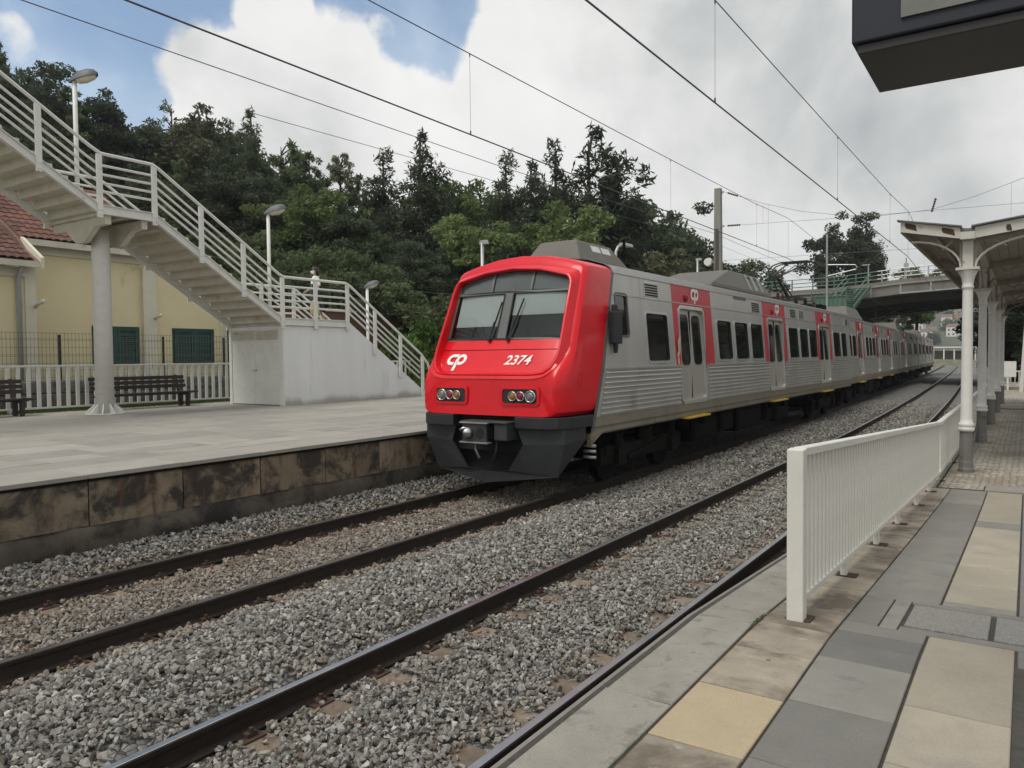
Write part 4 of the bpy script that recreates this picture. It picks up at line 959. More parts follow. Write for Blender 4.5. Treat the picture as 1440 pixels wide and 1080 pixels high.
pg = obj('pantograph', pt, 'panto_black', car, local=True)
m = MB(); m.tube([(0, 29.55, 4.4), (0, 27.95, 5.08)], [.065, .05], 8); m.tube([(.25, 29.2, 4.4), (.12, 28.0, 4.98)], .022, 6); m.tube([(-.25, 29.2, 4.4), (-.12, 28.0, 4.98)], .022, 6); m.bar((-.2, 27.95, 5.06), (.2, 27.95, 5.06), .09, .09); obj('lower_arm', m, 'panto_black', pg, local=True)
m = MB(); m.tube([(-.16, 27.95, 5.1), (-.36, 30.6, 5.74)], .028, 6); m.tube([(.16, 27.95, 5.1), (.36, 30.6, 5.74)], .028, 6); m.tube([(0, 28.1, 5.0), (0, 30.5, 5.70)], .014, 6); obj('upper_arm', m, 'panto_black', pg, local=True)
m = MB()
for dy in (-.22, .22):
    m.tube([(-.98, 30.6+dy, 5.56), (-.80, 30.6+dy, 5.74), (-.55, 30.6+dy, 5.815), (.55, 30.6+dy, 5.815), (.80, 30.6+dy, 5.74), (.98, 30.6+dy, 5.56)], .026, 6); m.bar((-.52, 30.6+dy, 5.84), (.52, 30.6+dy, 5.84), .05, .035)
for x in (-.36, .36): m.bar((x, 30.3, 5.76), (x, 30.9, 5.76), .04, .05)
obj('collector_head', m, 'panto_black', pg, local=True)
# peeling sticker and graffiti scrap by the first door
m = MB(); ribbon(m, [(0, 0), (.09, .12), (.05, .3), (.14, .42)], .10, .003); ribbon(m, [(.0, -.3), (.1, -.2), (.04, -.02)], .09, .003); o = link('graffiti_scrap', m.mesh('graffiti_scrap'), 'graffiti', car, True); o.location = (hw(2.2)+.003, 14.95, 2.28); o.rotation_euler = (PI/2, 0, PI/2)
m = MB(); m.box(1.346, 1.352, 18.95, 19.9, 3.70, 3.77); obj('data_plate', m, 'train_edge', car, local=True)

# ---- the following carriages
L = 22.5
def place_car(root, ya):
    xa, xb = T1-curve(ya), T1-curve(ya+L); root.location = (xa, ya, 0); root.rotation_euler = (0, 0, math.atan2(xa-xb, L))
c2 = thing('train_carriage', 'second train carriage, silver with red door surrounds, coupled behind the leading one', 'train carriage', (0, 0, 0), 'carriages of the commuter train')
wins2 = [(.95, 2.0), (2.25, 3.3), (6.55, 7.55), (7.8, 8.8), (9.05, 10.05), (12.75, 13.7), (13.95, 14.9), (15.15, 16.1), (19.1, 20.1), (20.35, 21.35)]
doors2 = [(4.0, 5.6, 3.65, 5.95), (10.6, 12.2, 10.3, 12.5), (16.7, 18.3, 16.4, 18.6)]
make_car(c2, 0, L, wins2, doors2, [(1.1, 1.7, True), (9.2, 9.9, True), (13.0, 13.7, True), (20.6, 21.2, True)], sides=(1, -1))
m = MB(); m.loft([[(-.95, 4.2, 4.0), (.95, 4.2, 4.0), (.95, 9.5, 4.0), (-.95, 9.5, 4.0)], [(-.72, 5.2, 4.58), (.72, 5.2, 4.58), (.72, 8.6, 4.58), (-.72, 8.6, 4.58)]], True, True, True); obj('air_conditioner', m, 'pod_grey', c2, local=True, bevel=.05)
place_car(c2, 33.98)
for i, lab in ((1, 'third train carriage, seen dark under the road bridge'), (2, 'last train carriage, farthest along the curve under the bridge')):
    c3 = copy_tree(c2); c3['label'] = lab; place_car(c3, 33.98+i*22.95)
    if i == 2: PANTO_PARENT = c3
    if i == 1: THIRD = c3
m = MB(); m.bar((-.5, 9, 4.36), (.5, 9, 4.36), .07, .07); m.tube([(0, 9.8, 4.3), (0, 8.2, 5.0)], .06, 6); m.tube([(-.15, 8.2, 5.0), (-.36, 10.6, 5.68)], .03, 6); m.tube([(.15, 8.2, 5.0), (.36, 10.6, 5.68)], .03, 6); m.tube([(-.98, 10.6, 5.5), (-.55, 10.6, 5.74), (.55, 10.6, 5.74), (.98, 10.6, 5.5)], .03, 6); m.box(-.7, .7, 11, 13.5, 4.05, 4.4)
obj('pantograph', m, 'panto_black', THIRD, local=True)
# ================================================================ footbridge stairs
XN, XF = -17.6, -19.95
st = thing('footbridge_stairs', 'white painted steel stairs of the footbridge climbing from the far platform', 'stairs', (-18.8, 15, PL))
ND = [(20.55, 1.02), (17.0, 3.28), (14.5, 3.28), (10.72, 5.66), (9.4, 5.66), (2.6, 9.85), (.2, 9.85)]
zpath = lambda y: interp(tuple(sorted((a, b) for a, b in ND)), y)
for x in (XN, XF):
    for (ya, za), (yb, zb_) in zip(ND[1:], ND[2:]):
        m = MB(); sx = .07
        m.prism([(ya, za), (ya, za+.215), (yb, zb_+.215), (yb, zb_)], 'x', x-.035, x+.035)
        fl = x+.036 if x == XN else x-.036
        for dz in (.008, .2):
            m.bar((fl+(.02 if x == XN else -.02), ya, za+dz), (fl+(.02 if x == XN else -.02), yb, zb_+dz), .05, .016)
        obj('stringer', m, 'stair_paint', st)
# treads with risers, and the landing decks
def flight(y0, z0, y1, z1, n, mt='stair_under'):
    for i in range(n):
        ya = lerp(y0, y1, i/n); yb = lerp(y0, y1, (i+1)/n); za = lerp(z0, z1, i/n); zc = lerp(z0, z1, (i+1)/n)
        m = MB(); m.prism([(ya+.01, za-.03), (ya+.01, zc), (yb-.02, zc), (yb-.02, zc-.045), (ya-.035, zc-.05), (ya-.03, za-.05)], 'x', XF+.04, XN-.04); obj('step', m, mt, st)
flight(14.5, 3.42, 10.72, 5.80, 12); flight(9.4, 5.80, 2.6, 10.0, 21)
for ya, yb, z in ((14.5, 17.0, 3.42), (9.4, 10.72, 5.80), (.2, 2.6, 10.0)):
    m = MB(); m.box(XF+.04, XN-.04, ya, yb, z-.06, z); obj('landing_deck', m, 'stair_under', st)
    m = MB()
    for y in (ya+.12, (ya+yb)/2, yb-.12): m.box(XF+.04, XN-.04, y-.04, y+.04, z-.14, z-.062)
    obj('deck_beam', m, 'stair_under', st)
# white rendered base under the lowest flight, its concrete steps, and the cupboard doors
m = MB(); m.prism([(14.58, PL-.02), (20.85, PL-.02), (20.85, 1.02), (17.03, 3.50), (17.03, 3.272), (14.58, 3.272)], 'x', XN-.10, XN+.005); obj('base_wall', m, 'white_wall', st)
m = MB(); m.prism([(14.58, PL-.02), (20.6, PL-.02), (20.6, 1.03), (17.03, 3.16), (14.58, 3.272)], 'x', XF+.02, XN-.102); obj('base_wall', m, 'white_wall', st)
for i in range(12):
    ya = lerp(20.6, 17.0, i/12); yb = lerp(20.6, 17.0, (i+1)/12); zc = lerp(1.03, 3.42, (i+1)/12)
    m = MB(); m.box(XF+.06, XN-.104, yb+.001, ya, zc-.26, zc); obj('step', m, 'white_wall', st)
m = MB(); m.box(XF-.06, XF+.06, 14.5, 14.6, PL-.02, 3.27); m.box(XN-.16, XN+.006, 14.52, 14.578, PL-.02, 3.27); m.box(XF+.06, XN-.16, 14.52, 14.578, 3.16, 3.27); obj('cupboard_frame', m, 'stair_paint', st)
xm = (XF+.06+XN-.16)/2
for a, b in ((XF+.065, xm-.004), (xm+.004, XN-.165)):
    m = MB(); m.box(a, b, 14.525, 14.56, PL+.02, 2.86); d = obj('cupboard_door', m, 'white_paint', st, bevel=.006)
    m = MB(); m.box(a, b, 14.535, 14.56, 2.862, 3.155)
    obj('louvre_panel', m, 'white_paint', d)
    for k in range(5):
        m = MB(); z = 2.895+.052*k; m.prism([(14.533, z), (14.512, z-.008), (14.512, z+.004), (14.533, z+.034)], 'x', a+.03, b-.03); obj('louvre', m, 'stair_under', d)
m = MB(); m.cyl((xm+.06, 14.525, 2.0), (xm+.06, 14.48, 2.0), .022, 8); m.bar((xm+.06, 14.485, 2.0), (xm-.08, 14.485, 1.99), .02, .02); obj('door_handle', m, 'chrome', st)
# railing: square posts and five tubes each side
HTS = (1.36, 1.11, .905, .71, .52)
for x in (XN, XF):
    sgn = 1 if x == XN else -1; px_ = x+sgn*.06
    for y in (20.52, 19.4, 18.2, 17.0, 15.72, 14.5, 13.22, 11.97, 10.72, 9.4, 8.12, 6.85, 5.6, 4.3, 3.0, 1.6, .3):
        z = zpath(y); m = MB(); m.box(px_-.03, px_+.03, y-.062, y+.062, z-.09, z+1.345); p = obj('rail_post', m, 'stair_paint', st, bevel=.006)
        m = MB()
        for dz in (-.04, .08):
            for dy in (-.028, .028): m.cyl((px_+sgn*.031, y+dy, z+dz), (px_+sgn*.040, y+dy, z+dz), .012, 6)
        if y in (17.0, 14.5, 13.22, 11.97, 10.72, 9.4, 8.12): obj('bolt', m, 'downpipe_grey', p)
    for k, h in enumerate(HTS):
        pts = []
        for (ya, za), (yb, zb_) in zip(ND, ND[1:]):
            pts += [(x+sgn*.06*(0 if k else 1), lerp(ya, yb, t), lerp(za, zb_, t)+h) for t in (.03, .97)]
        if k == 0: pts = [(pts[0][0], 20.95, 1.75)]+[(pts[0][0], 20.8, 2.12)]+pts
        r = .040 if k == 0 else .030
        m = MB(); m.tube(pts, r, 8); obj('handrail' if k == 0 else 'rail_tube', m, 'stair_paint', st, True)
# column under the upper landing with bracket arms and flared foot
m = MB(); m.lathe([(.21, PL+.0), (.205, 4.9), (.20, 5.45)], -18.78, 10.05, 28); col = obj('support_column', m, 'column_white', st, True)
m = MB()
for k in range(10):
    t = 2*PI*k/10; m.prism([(0, 0), (.24, 0), (.16, .10), (0, .24)], 'y', -.012, .012)
    c, s = math.cos(t), math.sin(t); nn = 12
    for i in range(len(m.v)-8, len(m.v)): X_, Y_, Z_ = m.v[i]; m.v[i] = (-18.78+(.215+X_)*c-Y_*s, 10.05+(.215+X_)*s+Y_*c, PL+.05+Z_)
m.lathe([(.44, PL+.03), (.44, PL+.052)], -18.78, 10.05, 20); obj('column_foot', m, 'white_paint', col)
m = MB(); m.lathe([(.85, PL-.001), (.80, PL+.022)], -18.78, 10.05, 26); obj('foot_mortar', m, 'concrete_slab', col)
for y in (9.62, 10.5):
    m = MB(); m.prism([(XF-.03, 5.655), (XN-.02, 5.655), (XN-.02, 5.46), (-18.1, 5.44), (-18.6, 5.12), (-18.95, 5.12), (-19.4, 5.44), (XF-.03, 5.46)], 'y', y-.07, y+.07); obj('bracket', m, 'stair_under', col)
m = MB(); m.lathe([(.235, PL), (.225, 9.8)], -18.78, 1.3, 24); obj('support_column', m, 'column_white', st, True)
# street lamps standing behind the stair railing
def stair_lamp(y, z0, z1, lab, k_=.74):
    t = thing('lamp_post', lab, 'lamp post', (-20.08, y, z0), 'lamps along the footbridge stairs')
    m = MB(); m.tube([(-20.08, y, z0), (-20.08, y, z1)], .055, 10); obj('pole', m, 'stair_paint', t, True)
    m = MB()
    prof_ = [(0, .03, .02), (.10, .12, .17), (.35, .20, .30), (.62, .21, .31), (.85, .17, .24), (.96, .06, .12)]
    dx, dy = .80*k_, .60*k_; rings_ = []
    for a, w_, h_ in prof_:
        w_ *= k_; h_ *= k_
        cx, cy = -20.2+a*dx, y-.08+a*dy; px_, py_ = -.60, .80
        rings_.append([(cx+px_*w_*c, cy+py_*w_*c, z1-.04+h_*max(0, s)+.20*a) for c, s in ((math.cos(k*PI/5), math.sin(k*PI/5)) for k in range(6))])
    m.loft(rings_, False); m.loft([[r[0], r[-1]] for r in rings_], False); obj('lamp_hood', m, 'lamp_hood', t, True)
    m = MB(); rings_ = []
    for a, w_, h_ in ((.26, .10, .02), (.34, .16, .11), (.60, .185, .15), (.82, .14, .11), (.92, .08, .02)):
        w_ *= k_; h_ *= k_
        cx, cy = -20.2+a*dx, y-.08+a*dy; px_, py_ = -.60, .80
        rings_.append([(cx+px_*w_*math.cos(k*PI/5), cy+py_*w_*math.cos(k*PI/5), z1-.045-h_*math.sin(k*PI/5)+.20*a) for k in range(6)])
    m.loft(rings_, False); obj('lamp_glass', m, 'lamp_glass', t, True)
stair_lamp(10.2, 6.0, 9.38, 'white lamp post with grey hood at the upper stair landing, against the sky')
stair_lamp(16.1, 3.1, 6.93, 'white lamp post with grey hood rising behind the lower stair landing')
stair_lamp(20.46, 1.0, 4.9, 'low white lamp post with grey hood near the foot of the stairs', .6)

# ================================================================ woman on the lower landing
def skin_body(name, joints, edges, m_, parent, sub=2):
    me = bpy.data.meshes.new(name); ks = list(joints); me.from_pydata([joints[k][0] for k in ks], [(ks.index(a), ks.index(b)) for a, b in edges], [])
    o = link(name, me, m_, parent, True); sk = o.modifiers.new('skin', 'SKIN'); sk.use_smooth_shade = True
    for i, k in enumerate(ks):
        r = joints[k][1]; me.skin_vertices[0].data[i].radius = r if isinstance(r, tuple) else (r, r); me.skin_vertices[0].data[i].use_root = (i == 0)
    s = o.modifiers.new('sub', 'SUBSURF'); s.levels = sub; s.render_levels = sub; return o
PX, PY, PZ = -18.35, 16.45, 3.42
wm = thing('person', 'person in white shirt, black dress and face mask walking across the stair landing', 'person', (PX, PY, PZ), rz=math.radians(-28))
# local frame: faces -Y (walking towards the upper flight)
J = {'pelvis': ((0, 0, .90), (.145, .10)), 'waist': ((0, -.01, 1.08), (.115, .085)), 'chest': ((0, -.01, 1.27), (.14, .095)), 'neckb': ((0, -.0, 1.42), (.06, .055)), 'neck': ((0, -.015, 1.485), (.045, .045)),
     'chin': ((0, -.045, 1.54), (.05, .06)), 'head': ((0, -.03, 1.61), (.072, .088)), 'crown': ((0, -.02, 1.68), (.05, .06)),
     'shL': ((.17, 0, 1.38), .05), 'elL': ((.24, .04, 1.13), .04), 'wrL': ((.25, -.06, .90), .028), 'haL': ((.25, -.09, .83), (.035, .018)), 'fiL': ((.245, -.10, .76), (.026, .012)),
     'shR': ((-.17, 0, 1.38), .05), 'elR': ((-.25, -.02, 1.13), .04), 'wrR': ((-.23, -.22, 1.0), .028), 'haR': ((-.22, -.27, .97), (.035, .018)), 'fiR': ((-.21, -.33, .95), (.026, .012)),
     'hipL': ((.085, 0, .84), .09), 'knL': ((.09, -.10, .48), .058), 'anL': ((.09, .02, .10), .036), 'heL': ((.09, .03, .045), .034), 'toL': ((.09, -.13, .03), (.036, .024)),
     'hipR': ((-.085, 0, .84), .09), 'knR': ((-.09, .10, .48), .058), 'anR': ((-.09, .28, .13), .036), 'heR': ((-.09, .31, .09), .034), 'toR': ((-.09, .20, .025), (.036, .024))}
ED = [('pelvis', 'waist'), ('waist', 'chest'), ('chest', 'neckb'), ('neckb', 'neck'), ('neck', 'chin'), ('chin', 'head'), ('head', 'crown')]
for s in 'LR': ED += [('chest', 'sh'+s), ('sh'+s, 'el'+s), ('el'+s, 'wr'+s), ('wr'+s, 'ha'+s), ('ha'+s, 'fi'+s), ('pelvis', 'hip'+s), ('hip'+s, 'kn'+s), ('kn'+s, 'an'+s), ('an'+s, 'he'+s), ('he'+s, 'to'+s)]
skin_body('body', J, ED, 'skin', wm)
def ell_loft(name, secs, m_, parent, n=18):
    m = MB(); m.loft([[(cx+a*math.cos(2*PI*k/n), cy+b*math.sin(2*PI*k/n), z) for k in range(n)] for cx, cy, z, a, b in secs], True, False, True); return obj(name, m, m_, parent, True, local=True)
ell_loft('dress', [(0, .05, .36, .215, .26), (0, .03, .6, .205, .21), (0, .01, .85, .19, .155), (0, -.005, 1.02, .145, .115), (0, -.01, 1.16, .15, .118), (0, -.01, 1.27, .165, .125), (0, -.005, 1.33, .15, .10)], 'cloth_black', wm)
ell_loft('shirt', [(0, -.005, 1.20, .172, .132), (0, -.005, 1.30, .185, .132), (0, 0, 1.38, .175, .11), (0, 0, 1.43, .10, .085), (0, -.005, 1.455, .065, .06)], 'cloth_white', wm)
for s in (1, -1):
    e = Vector(J['elL' if s > 0 else 'elR'][0]); sh = Vector(J['shL' if s > 0 else 'shR'][0]); m = MB(); m.tube([sh+Vector((-.03*s, 0, .02)), sh.lerp(e, .5), e], [.082, .072, .06], 12, False); obj('sleeve', m, 'cloth_white', wm, True, local=True)
    f = J['heL' if s > 0 else 'heR'][0]; m = MB(); m.box(f[0]-.045, f[0]+.045, f[1]-.21, f[1]+.045, f[2]-.045, f[2]-.01); obj('shoe', m, 'cloth_black', wm, local=True, bevel=.015)
m = MB(); secs = [(0, .05, 1.40, .085, .04), (0, .045, 1.50, .10, .075), (0, .025, 1.58, .105, .10), (0, .0, 1.66, .098, .115), (0, -.01, 1.71, .075, .095), (0, -.01, 1.735, .03, .04)]
m.loft([[(cx+a*math.cos(PI*k/12-.15*math.cos(PI*k/6)*0), cy+b*math.sin(PI*k/12)*1.0, z) for k in range(13)] for cx, cy, z, a, b in secs], False)
m.loft([[(a*.98*math.cos(2*PI*k/18), -.012+b*math.sin(2*PI*k/18), z) for k in range(18)] for z, a, b in ((1.665, .098, .112), (1.70, .085, .10), (1.73, .05, .06), (1.742, .01, .012))], True, False, True); obj('hair', m, 'hair_dark', wm, True, local=True)
m = MB(); m.loft([[(.07*math.cos(t), -.05-.085*math.sin(t)*k, z) for t in (PI*i/10 for i in range(11))] for z, k in ((1.525, .75), (1.55, .98), (1.58, 1.08), (1.605, .95))], False); obj('face_mask', m, 'mask_white', wm, True, local=True)
for s in (1, -1):
    m = MB(); m.lathe([(.001, -.012), (.012, -.008), (.012, .008), (.001, .012)], 0, 0, 8); o = obj('eye', m, 'hair_dark', wm, True, local=True); o.location = (.03*s, -.118, 1.628); o.scale = (1.2, .5, .7)
BX_ = .25*math.cos(math.radians(-28))+.09*math.sin(math.radians(-28))*1; BY_ = .25*math.sin(math.radians(-28))-.09*math.cos(math.radians(-28))
bag = MB(); bag.loft([[(PX+BX_+a*math.cos(2*PI*k/14), PY+BY_+b*math.sin(2*PI*k/14), z) for k in range(14)] for z, a, b in ((3.66, .06, .12), (3.70, .09, .17), (3.86, .10, .185), (4.02, .07, .15), (4.10, .03, .08))], True, True, True)
bg2 = thing('carrier_bag', 'tan carrier bag hanging from the hand of the person on the stairs', 'bag', (PX+BX_, PY+BY_, 3.70)); obj('bag_body', bag, 'bag_tan', bg2, True)
m = MB(); m.tube([(PX+BX_, PY+BY_-.05, 4.07), (PX+BX_, PY+BY_-.03, 4.17), (PX+BX_, PY+BY_, 4.215), (PX+BX_, PY+BY_+.03, 4.17), (PX+BX_, PY+BY_+.05, 4.07)], .008, 6); obj('bag_handle', m, 'bag_tan', bg2)

# ================================================================ picket fence, mesh fence, benches
pk = MB(); pk.box(-.02, .02, -.045, .045, 0, 1.08); PKM = pk.mesh('picket')
def picket_fence(y0, y1, lab, X_=-21.3, z0=1.10):
    t = thing('picket_fence', lab, 'fence', (X_, y0, z0))
    for z in (z0-.005, z0+1.085):
        m = MB(); m.box(X_-.035, X_+.035, y0, y1, z-.02, z+.03); obj('fence_rail', m, 'white_paint', t, bevel=.006)
    n_ = int((y1-y0)/.245)
    for i in range(n_):
        c = link('picket', PKM, 'white_paint', t, True); c.location = (0, .12+.245*i, .027); c.scale = (1, 1, .973)
    y = y0+.9
    while y < y1:
        m = MB(); m.box(X_-.045, X_+.045, y-.05, y+.05, PL-.35, z0-.026); obj('fence_post', m, 'white_paint', t); y += 2.45
picket_fence(3.2, 15.95, 'white picket fence along the back of the far platform, behind the benches')
picket_fence(19.8, 27, 'short white picket fence glimpsed beyond the foot of the stairs')
# retaining wall and its welded mesh
t = thing('stone_wall', 'low dark stone retaining wall behind the white picket fence', 'wall', (-22.6, 2, .4))
rs = random.Random(5); hz = .35
for r_ in range(4):
    y = 2.0+rs.random()*.3
    while y < 16.5:
        l = rs.uniform(.25, .6); m = MB(); d = rs.uniform(0, .05); m.box(-22.8, -22.42+d, y, y+l-.02, hz, hz+.34); o = obj('stone', m, 'stone_wall', t, bevel=.03); y += l
    hz += .36
m = MB(); m.box(-22.82, -22.46, 2, 16.5, .3, 1.78); obj('mortar', m, 'joint', t)
t = thing('mesh_fence', 'grey welded wire mesh fence on dark posts before the yellow building', 'fence', (-22.6, 2, 1.8))
mesh = MB()
for i in range(int(14/.1)):
    y = 2.2+.1*i; mesh.bar((-22.6, y, 1.82), (-22.6, y, 3.12), .007, .007, up=(0, 1, 0))
for z in (1.86, 2.06, 2.26, 2.46, 2.5, 2.7, 2.9, 2.94, 3.1): mesh.bar((-22.6, 2.1, z), (-22.6, 16.3, z), .008, .008)
obj('wire_panel', mesh, 'wire_mesh', t)
for y in (2.4, 5.2, 8.05, 10.87, 14.0, 16.2):
    m = MB(); m.box(-22.66, -22.61, y-.03, y+.03, 1.5, 3.06); obj('fence_post', m, 'black_iron', t)
def bench(y0, y1, lab):
    t = thing('bench', lab, 'bench', (-20.7, y0, PL), 'slatted platform benches')
    for k in range(3):
        m = MB(); z = 1.52+.125*k; x = -20.82-.045*k; m.box(x-.02, x+.02, y0, y1, z, z+.10); obj('back_slat', m, 'bench_wood', t, bevel=.01)
    for k in range(4):
        m = MB(); x = -20.30-.13*k; z = 1.405-.02*k; m.box(x-.055, x+.055, y0-.05, y1+.05, z-.02, z+.02); obj('seat_slat', m, 'bench_wood', t, bevel=.01)
    for y in (y0+.25, y1-.25):
        m = MB(); m.prism([(-20.28, PL), (-20.38, PL), (-20.38, 1.30), (-20.62, 1.30), (-20.62, PL), (-20.74, PL), (-20.76, 1.33), (-20.92, 1.88), (-20.97, 1.88), (-20.85, 1.33), (-20.72, 1.31), (-20.72, 1.34), (-20.22, 1.385), (-20.22, 1.33)][:6]+[(-20.76, 1.33), (-20.22, 1.38), (-20.24, 1.30)], 'y', y-.04, y+.04)
        m.bar((-20.72, y, 1.2), (-20.93, y, 1.88), .07, .05); obj('leg', m, 'bench_wood', t)
bench(10.75, 13.55, 'dark slatted bench between the white column and the stair cupboard')
bench(6.2, 9.1, 'dark slatted bench cut off by the left edge of the picture')

# ================================================================ yellow station building
bd = thing('station_building', 'yellow rendered building with terracotta roof and green shutters behind the stairs', 'building', (-29, 12, .5))
XA, XB = -25.0, -26.2
m = MB(); m.box(-34, XA, -2, 11.05, .3, 5.1); obj('wall', m, 'yellow_wall', bd)
m = MB(); m.box(-34.2, XB, 11.05, 15.6, .3, 6.05); obj('wall', m, 'yellow_wall', bd)
m = MB(); m.prism([(15.6, .3), (21.5, .3), (21.5, 4.3), (18.6, 4.95), (15.6, 5.8)], 'x', -34, XB-.05); obj('wall', m, 'yellow_wall', bd)
m = MB(); m.box(-34, XA+.03, 11.052, 11.36, .3, 5.15); obj('pilaster', m, 'cream_trim', bd)
m = MB(); m.box(XB-.1, XB+.16, 15.4, 15.9, .3, 5.6); obj('pilaster', m, 'cream_trim', bd)
m = MB(); m.box(XB-.1, XB+.10, 18.62, 18.85, .3, 4.94); obj('pilaster', m, 'cream_trim', bd)
m = MB(); m.box(XA, XA+.07, -2, 11.06, 4.85, 5.12); m.box(XB, XB+.08, 11.37, 15.4, 5.72, 6.02); obj('cornice', m, 'cream_trim', bd)
m = MB(); m.tube([(XA+.09, 10.86, .4), (XA+.09, 10.86, 4.75), (XA+.2, 10.86, 4.95), (XA+.36, 10.9, 5.22)], .07, 10); obj('downpipe', m, 'downpipe_grey', bd, True)
for y, z in ((11.32, 4.05), (15.82, 3.85)):
    m = MB(); x = (XA if y < 12 else XB)+.12; m.tube([(x-.08, y, z-.08), (x+.12, y, z), (x+.34, y+.06, z+.08)], [.05, .05, .07], 8); obj('wall_lamp', m, 'cream_trim', bd, True)
# roof slopes: base sheet, eaves board, and courses of curved tiles
def roof_slope(y0, y1, xe, ze, xr, zr, tiles):
    m = MB(); m.prism([(xe, ze), (xr, zr), (xr, zr-.12), (xe, ze-.12)], 'y', y0, y1); rf = obj('roof', m, 'house_roof', bd)
    d = Vector((xr-xe, 0, zr-ze)); L_ = d.length; d.normalize(); nrm = Vector((-d.z, 0, d.x)); nrm = nrm if nrm.z > 0 else -nrm
    if tiles:
        tw, tl = .24, .36
        mb = MB(); ring0 = []
        for k in range(7):
            a = PI*k/6; ring0.append((tw*.54*math.cos(a), .075*math.sin(a)))
        mb.loft([[(px_, t_, pz_*(1-.12*s_)+.02*(1-s_)) for px_, pz_ in ring0] for t_, s_ in ((0, 0), (tl*1.12, 1))], False)
        mb.loft([[(px_, 0, pz_+.02) for px_, pz_ in ring0], [(px_*.9, 0, max(0, pz_-.02)+.02) for px_, pz_ in ring0]], False)
        TM = mb.mesh('roof_tile')
        rot = Matrix((Vector((0, 1, 0)), d, nrm)).transposed().to_4x4()
        cnt = 0; rest = MB()
        rowsn = int(L_/tl)
        for r_ in range(rowsn):
            for c_ in range(int((y1-y0)/tw)):
                p = Vector((xe, 0, ze))+d*(r_*tl)+nrm*.01; y = y0+tw*(c_+.5)
                if (r_ < tiles[0] and y > tiles[1]):
                    o = link('roof_tile', TM, 'roof_tile', rf, True); o.location = (p.x, y, p.z); o.rotation_euler = rot.to_euler(); cnt += 1
                else:
                    for v_, f_ in ((mb.v, mb.f),): rest.add([rot @ Vector(q)+Vector((p.x, y, p.z)) for q in v_], f_)
        if rest.v: o = obj('roof_tiles', rest, 'roof_tile', rf, False); o['kind'] = 'stuff'
        print('tiles', cnt)
    return rf
roof_slope(-2.3, 11.3, XA+.45, 5.30, -30.6, 8.55, (13, 7.6))
roof_slope(11.3, 16.4, XB+.45, 6.12, -30.6, 9.0, (12, 11.3))
m = MB(); m.box(XA+.40, XA+.47, -2.3, 11.3, 5.12, 5.30); m.box(XB+.40, XB+.47, 11.42, 15.62, 5.94, 6.13); obj('eaves_board', m, 'stair_under', bd)
m = MB(); m.prism([(XA+.5, 5.10), (XA+.5, 5.42), (XB+.38, 6.22), (XB+.38, 5.88)], 'y', 11.31, 11.41); obj('verge_board', m, 'cream_trim', bd)
m = MB(); m.prism([(XA+.3, 5.15), (XB+.44, 6.10), (-30.6, 8.98), (-30.6, 8.2)], 'y', 11.22, 11.298); obj('gable_strip', m, 'house_roof', bd)
def shutter(y0, y1, z0=2.22, z1=3.44, leaves=2, X_=XB):
    m = MB(); m.box(X_, X_+.03, y0-.06, y1+.06, z0-.06, z1+.06); w_ = obj('window', m, 'shutter_green', bd)
    wd = (y1-y0)/leaves
    for k in range(leaves):
        a = y0+wd*k+.006; b = y0+wd*(k+1)-.006
        m = MB(); fw = .11
        for q in ((a, a+fw, z0, z1), (b-fw, b, z0, z1), (a+fw, b-fw, z0, z0+.08), (a+fw, b-fw, z1-.08, z1)): m.box(X_+.032, X_+.07, q[0], q[1], q[2], q[3])
        s_ = obj('shutter', m, 'shutter_green', w_)
        n_ = 15
        for i in range(n_):
            z = lerp(z0+.10, z1-.12, i/(n_-1)); mm = MB(); mm.add([(X_+.035, a+fw, z+.045), (X_+.035, b-fw, z+.045), (X_+.066, b-fw, z), (X_+.066, a+fw, z), (X_+.031, a+fw, z+.040), (X_+.031, b-fw, z+.040), (X_+.060, b-fw, z-.006), (X_+.060, a+fw, z-.006)], [(0, 1, 2, 3), (7, 6, 5, 4), (3, 2, 6, 7), (0, 4, 5, 1)]); obj('slat', mm, 'shutter_green', s_)
shutter(13.7, 15.24); shutter(16.66, 18.28, X_=XB-.05); shutter(18.96, 20.3, X_=XB-.05)
# ================================================================ brick garden wall past the stairs
t = thing('brick_wall', 'brown brick retaining wall behind the lower stair flight', 'wall', (-25.0, 19.5, 1))
m = MB(); m.box(-25.2, -25.0, 19, 44, .5, 4.35); obj('wall_face', m, 'wall_brick', t)
m = MB(); m.box(-25.27, -24.93, 19, 44, 4.352, 4.44); obj('wall_coping', m, 'stair_under', t)
m = MB()
for i in range(22): m.cyl((-25.1, 20+i*1.1, 4.44), (-25.1, 20+i*1.1, 5.2), .02, 6)
for z in (4.7, 4.95, 5.2): m.tube([(-25.1, 19.2, z), (-25.1, 43.8, z)], .014, 6)
obj('wall_railing', m, 'green_metal', t)
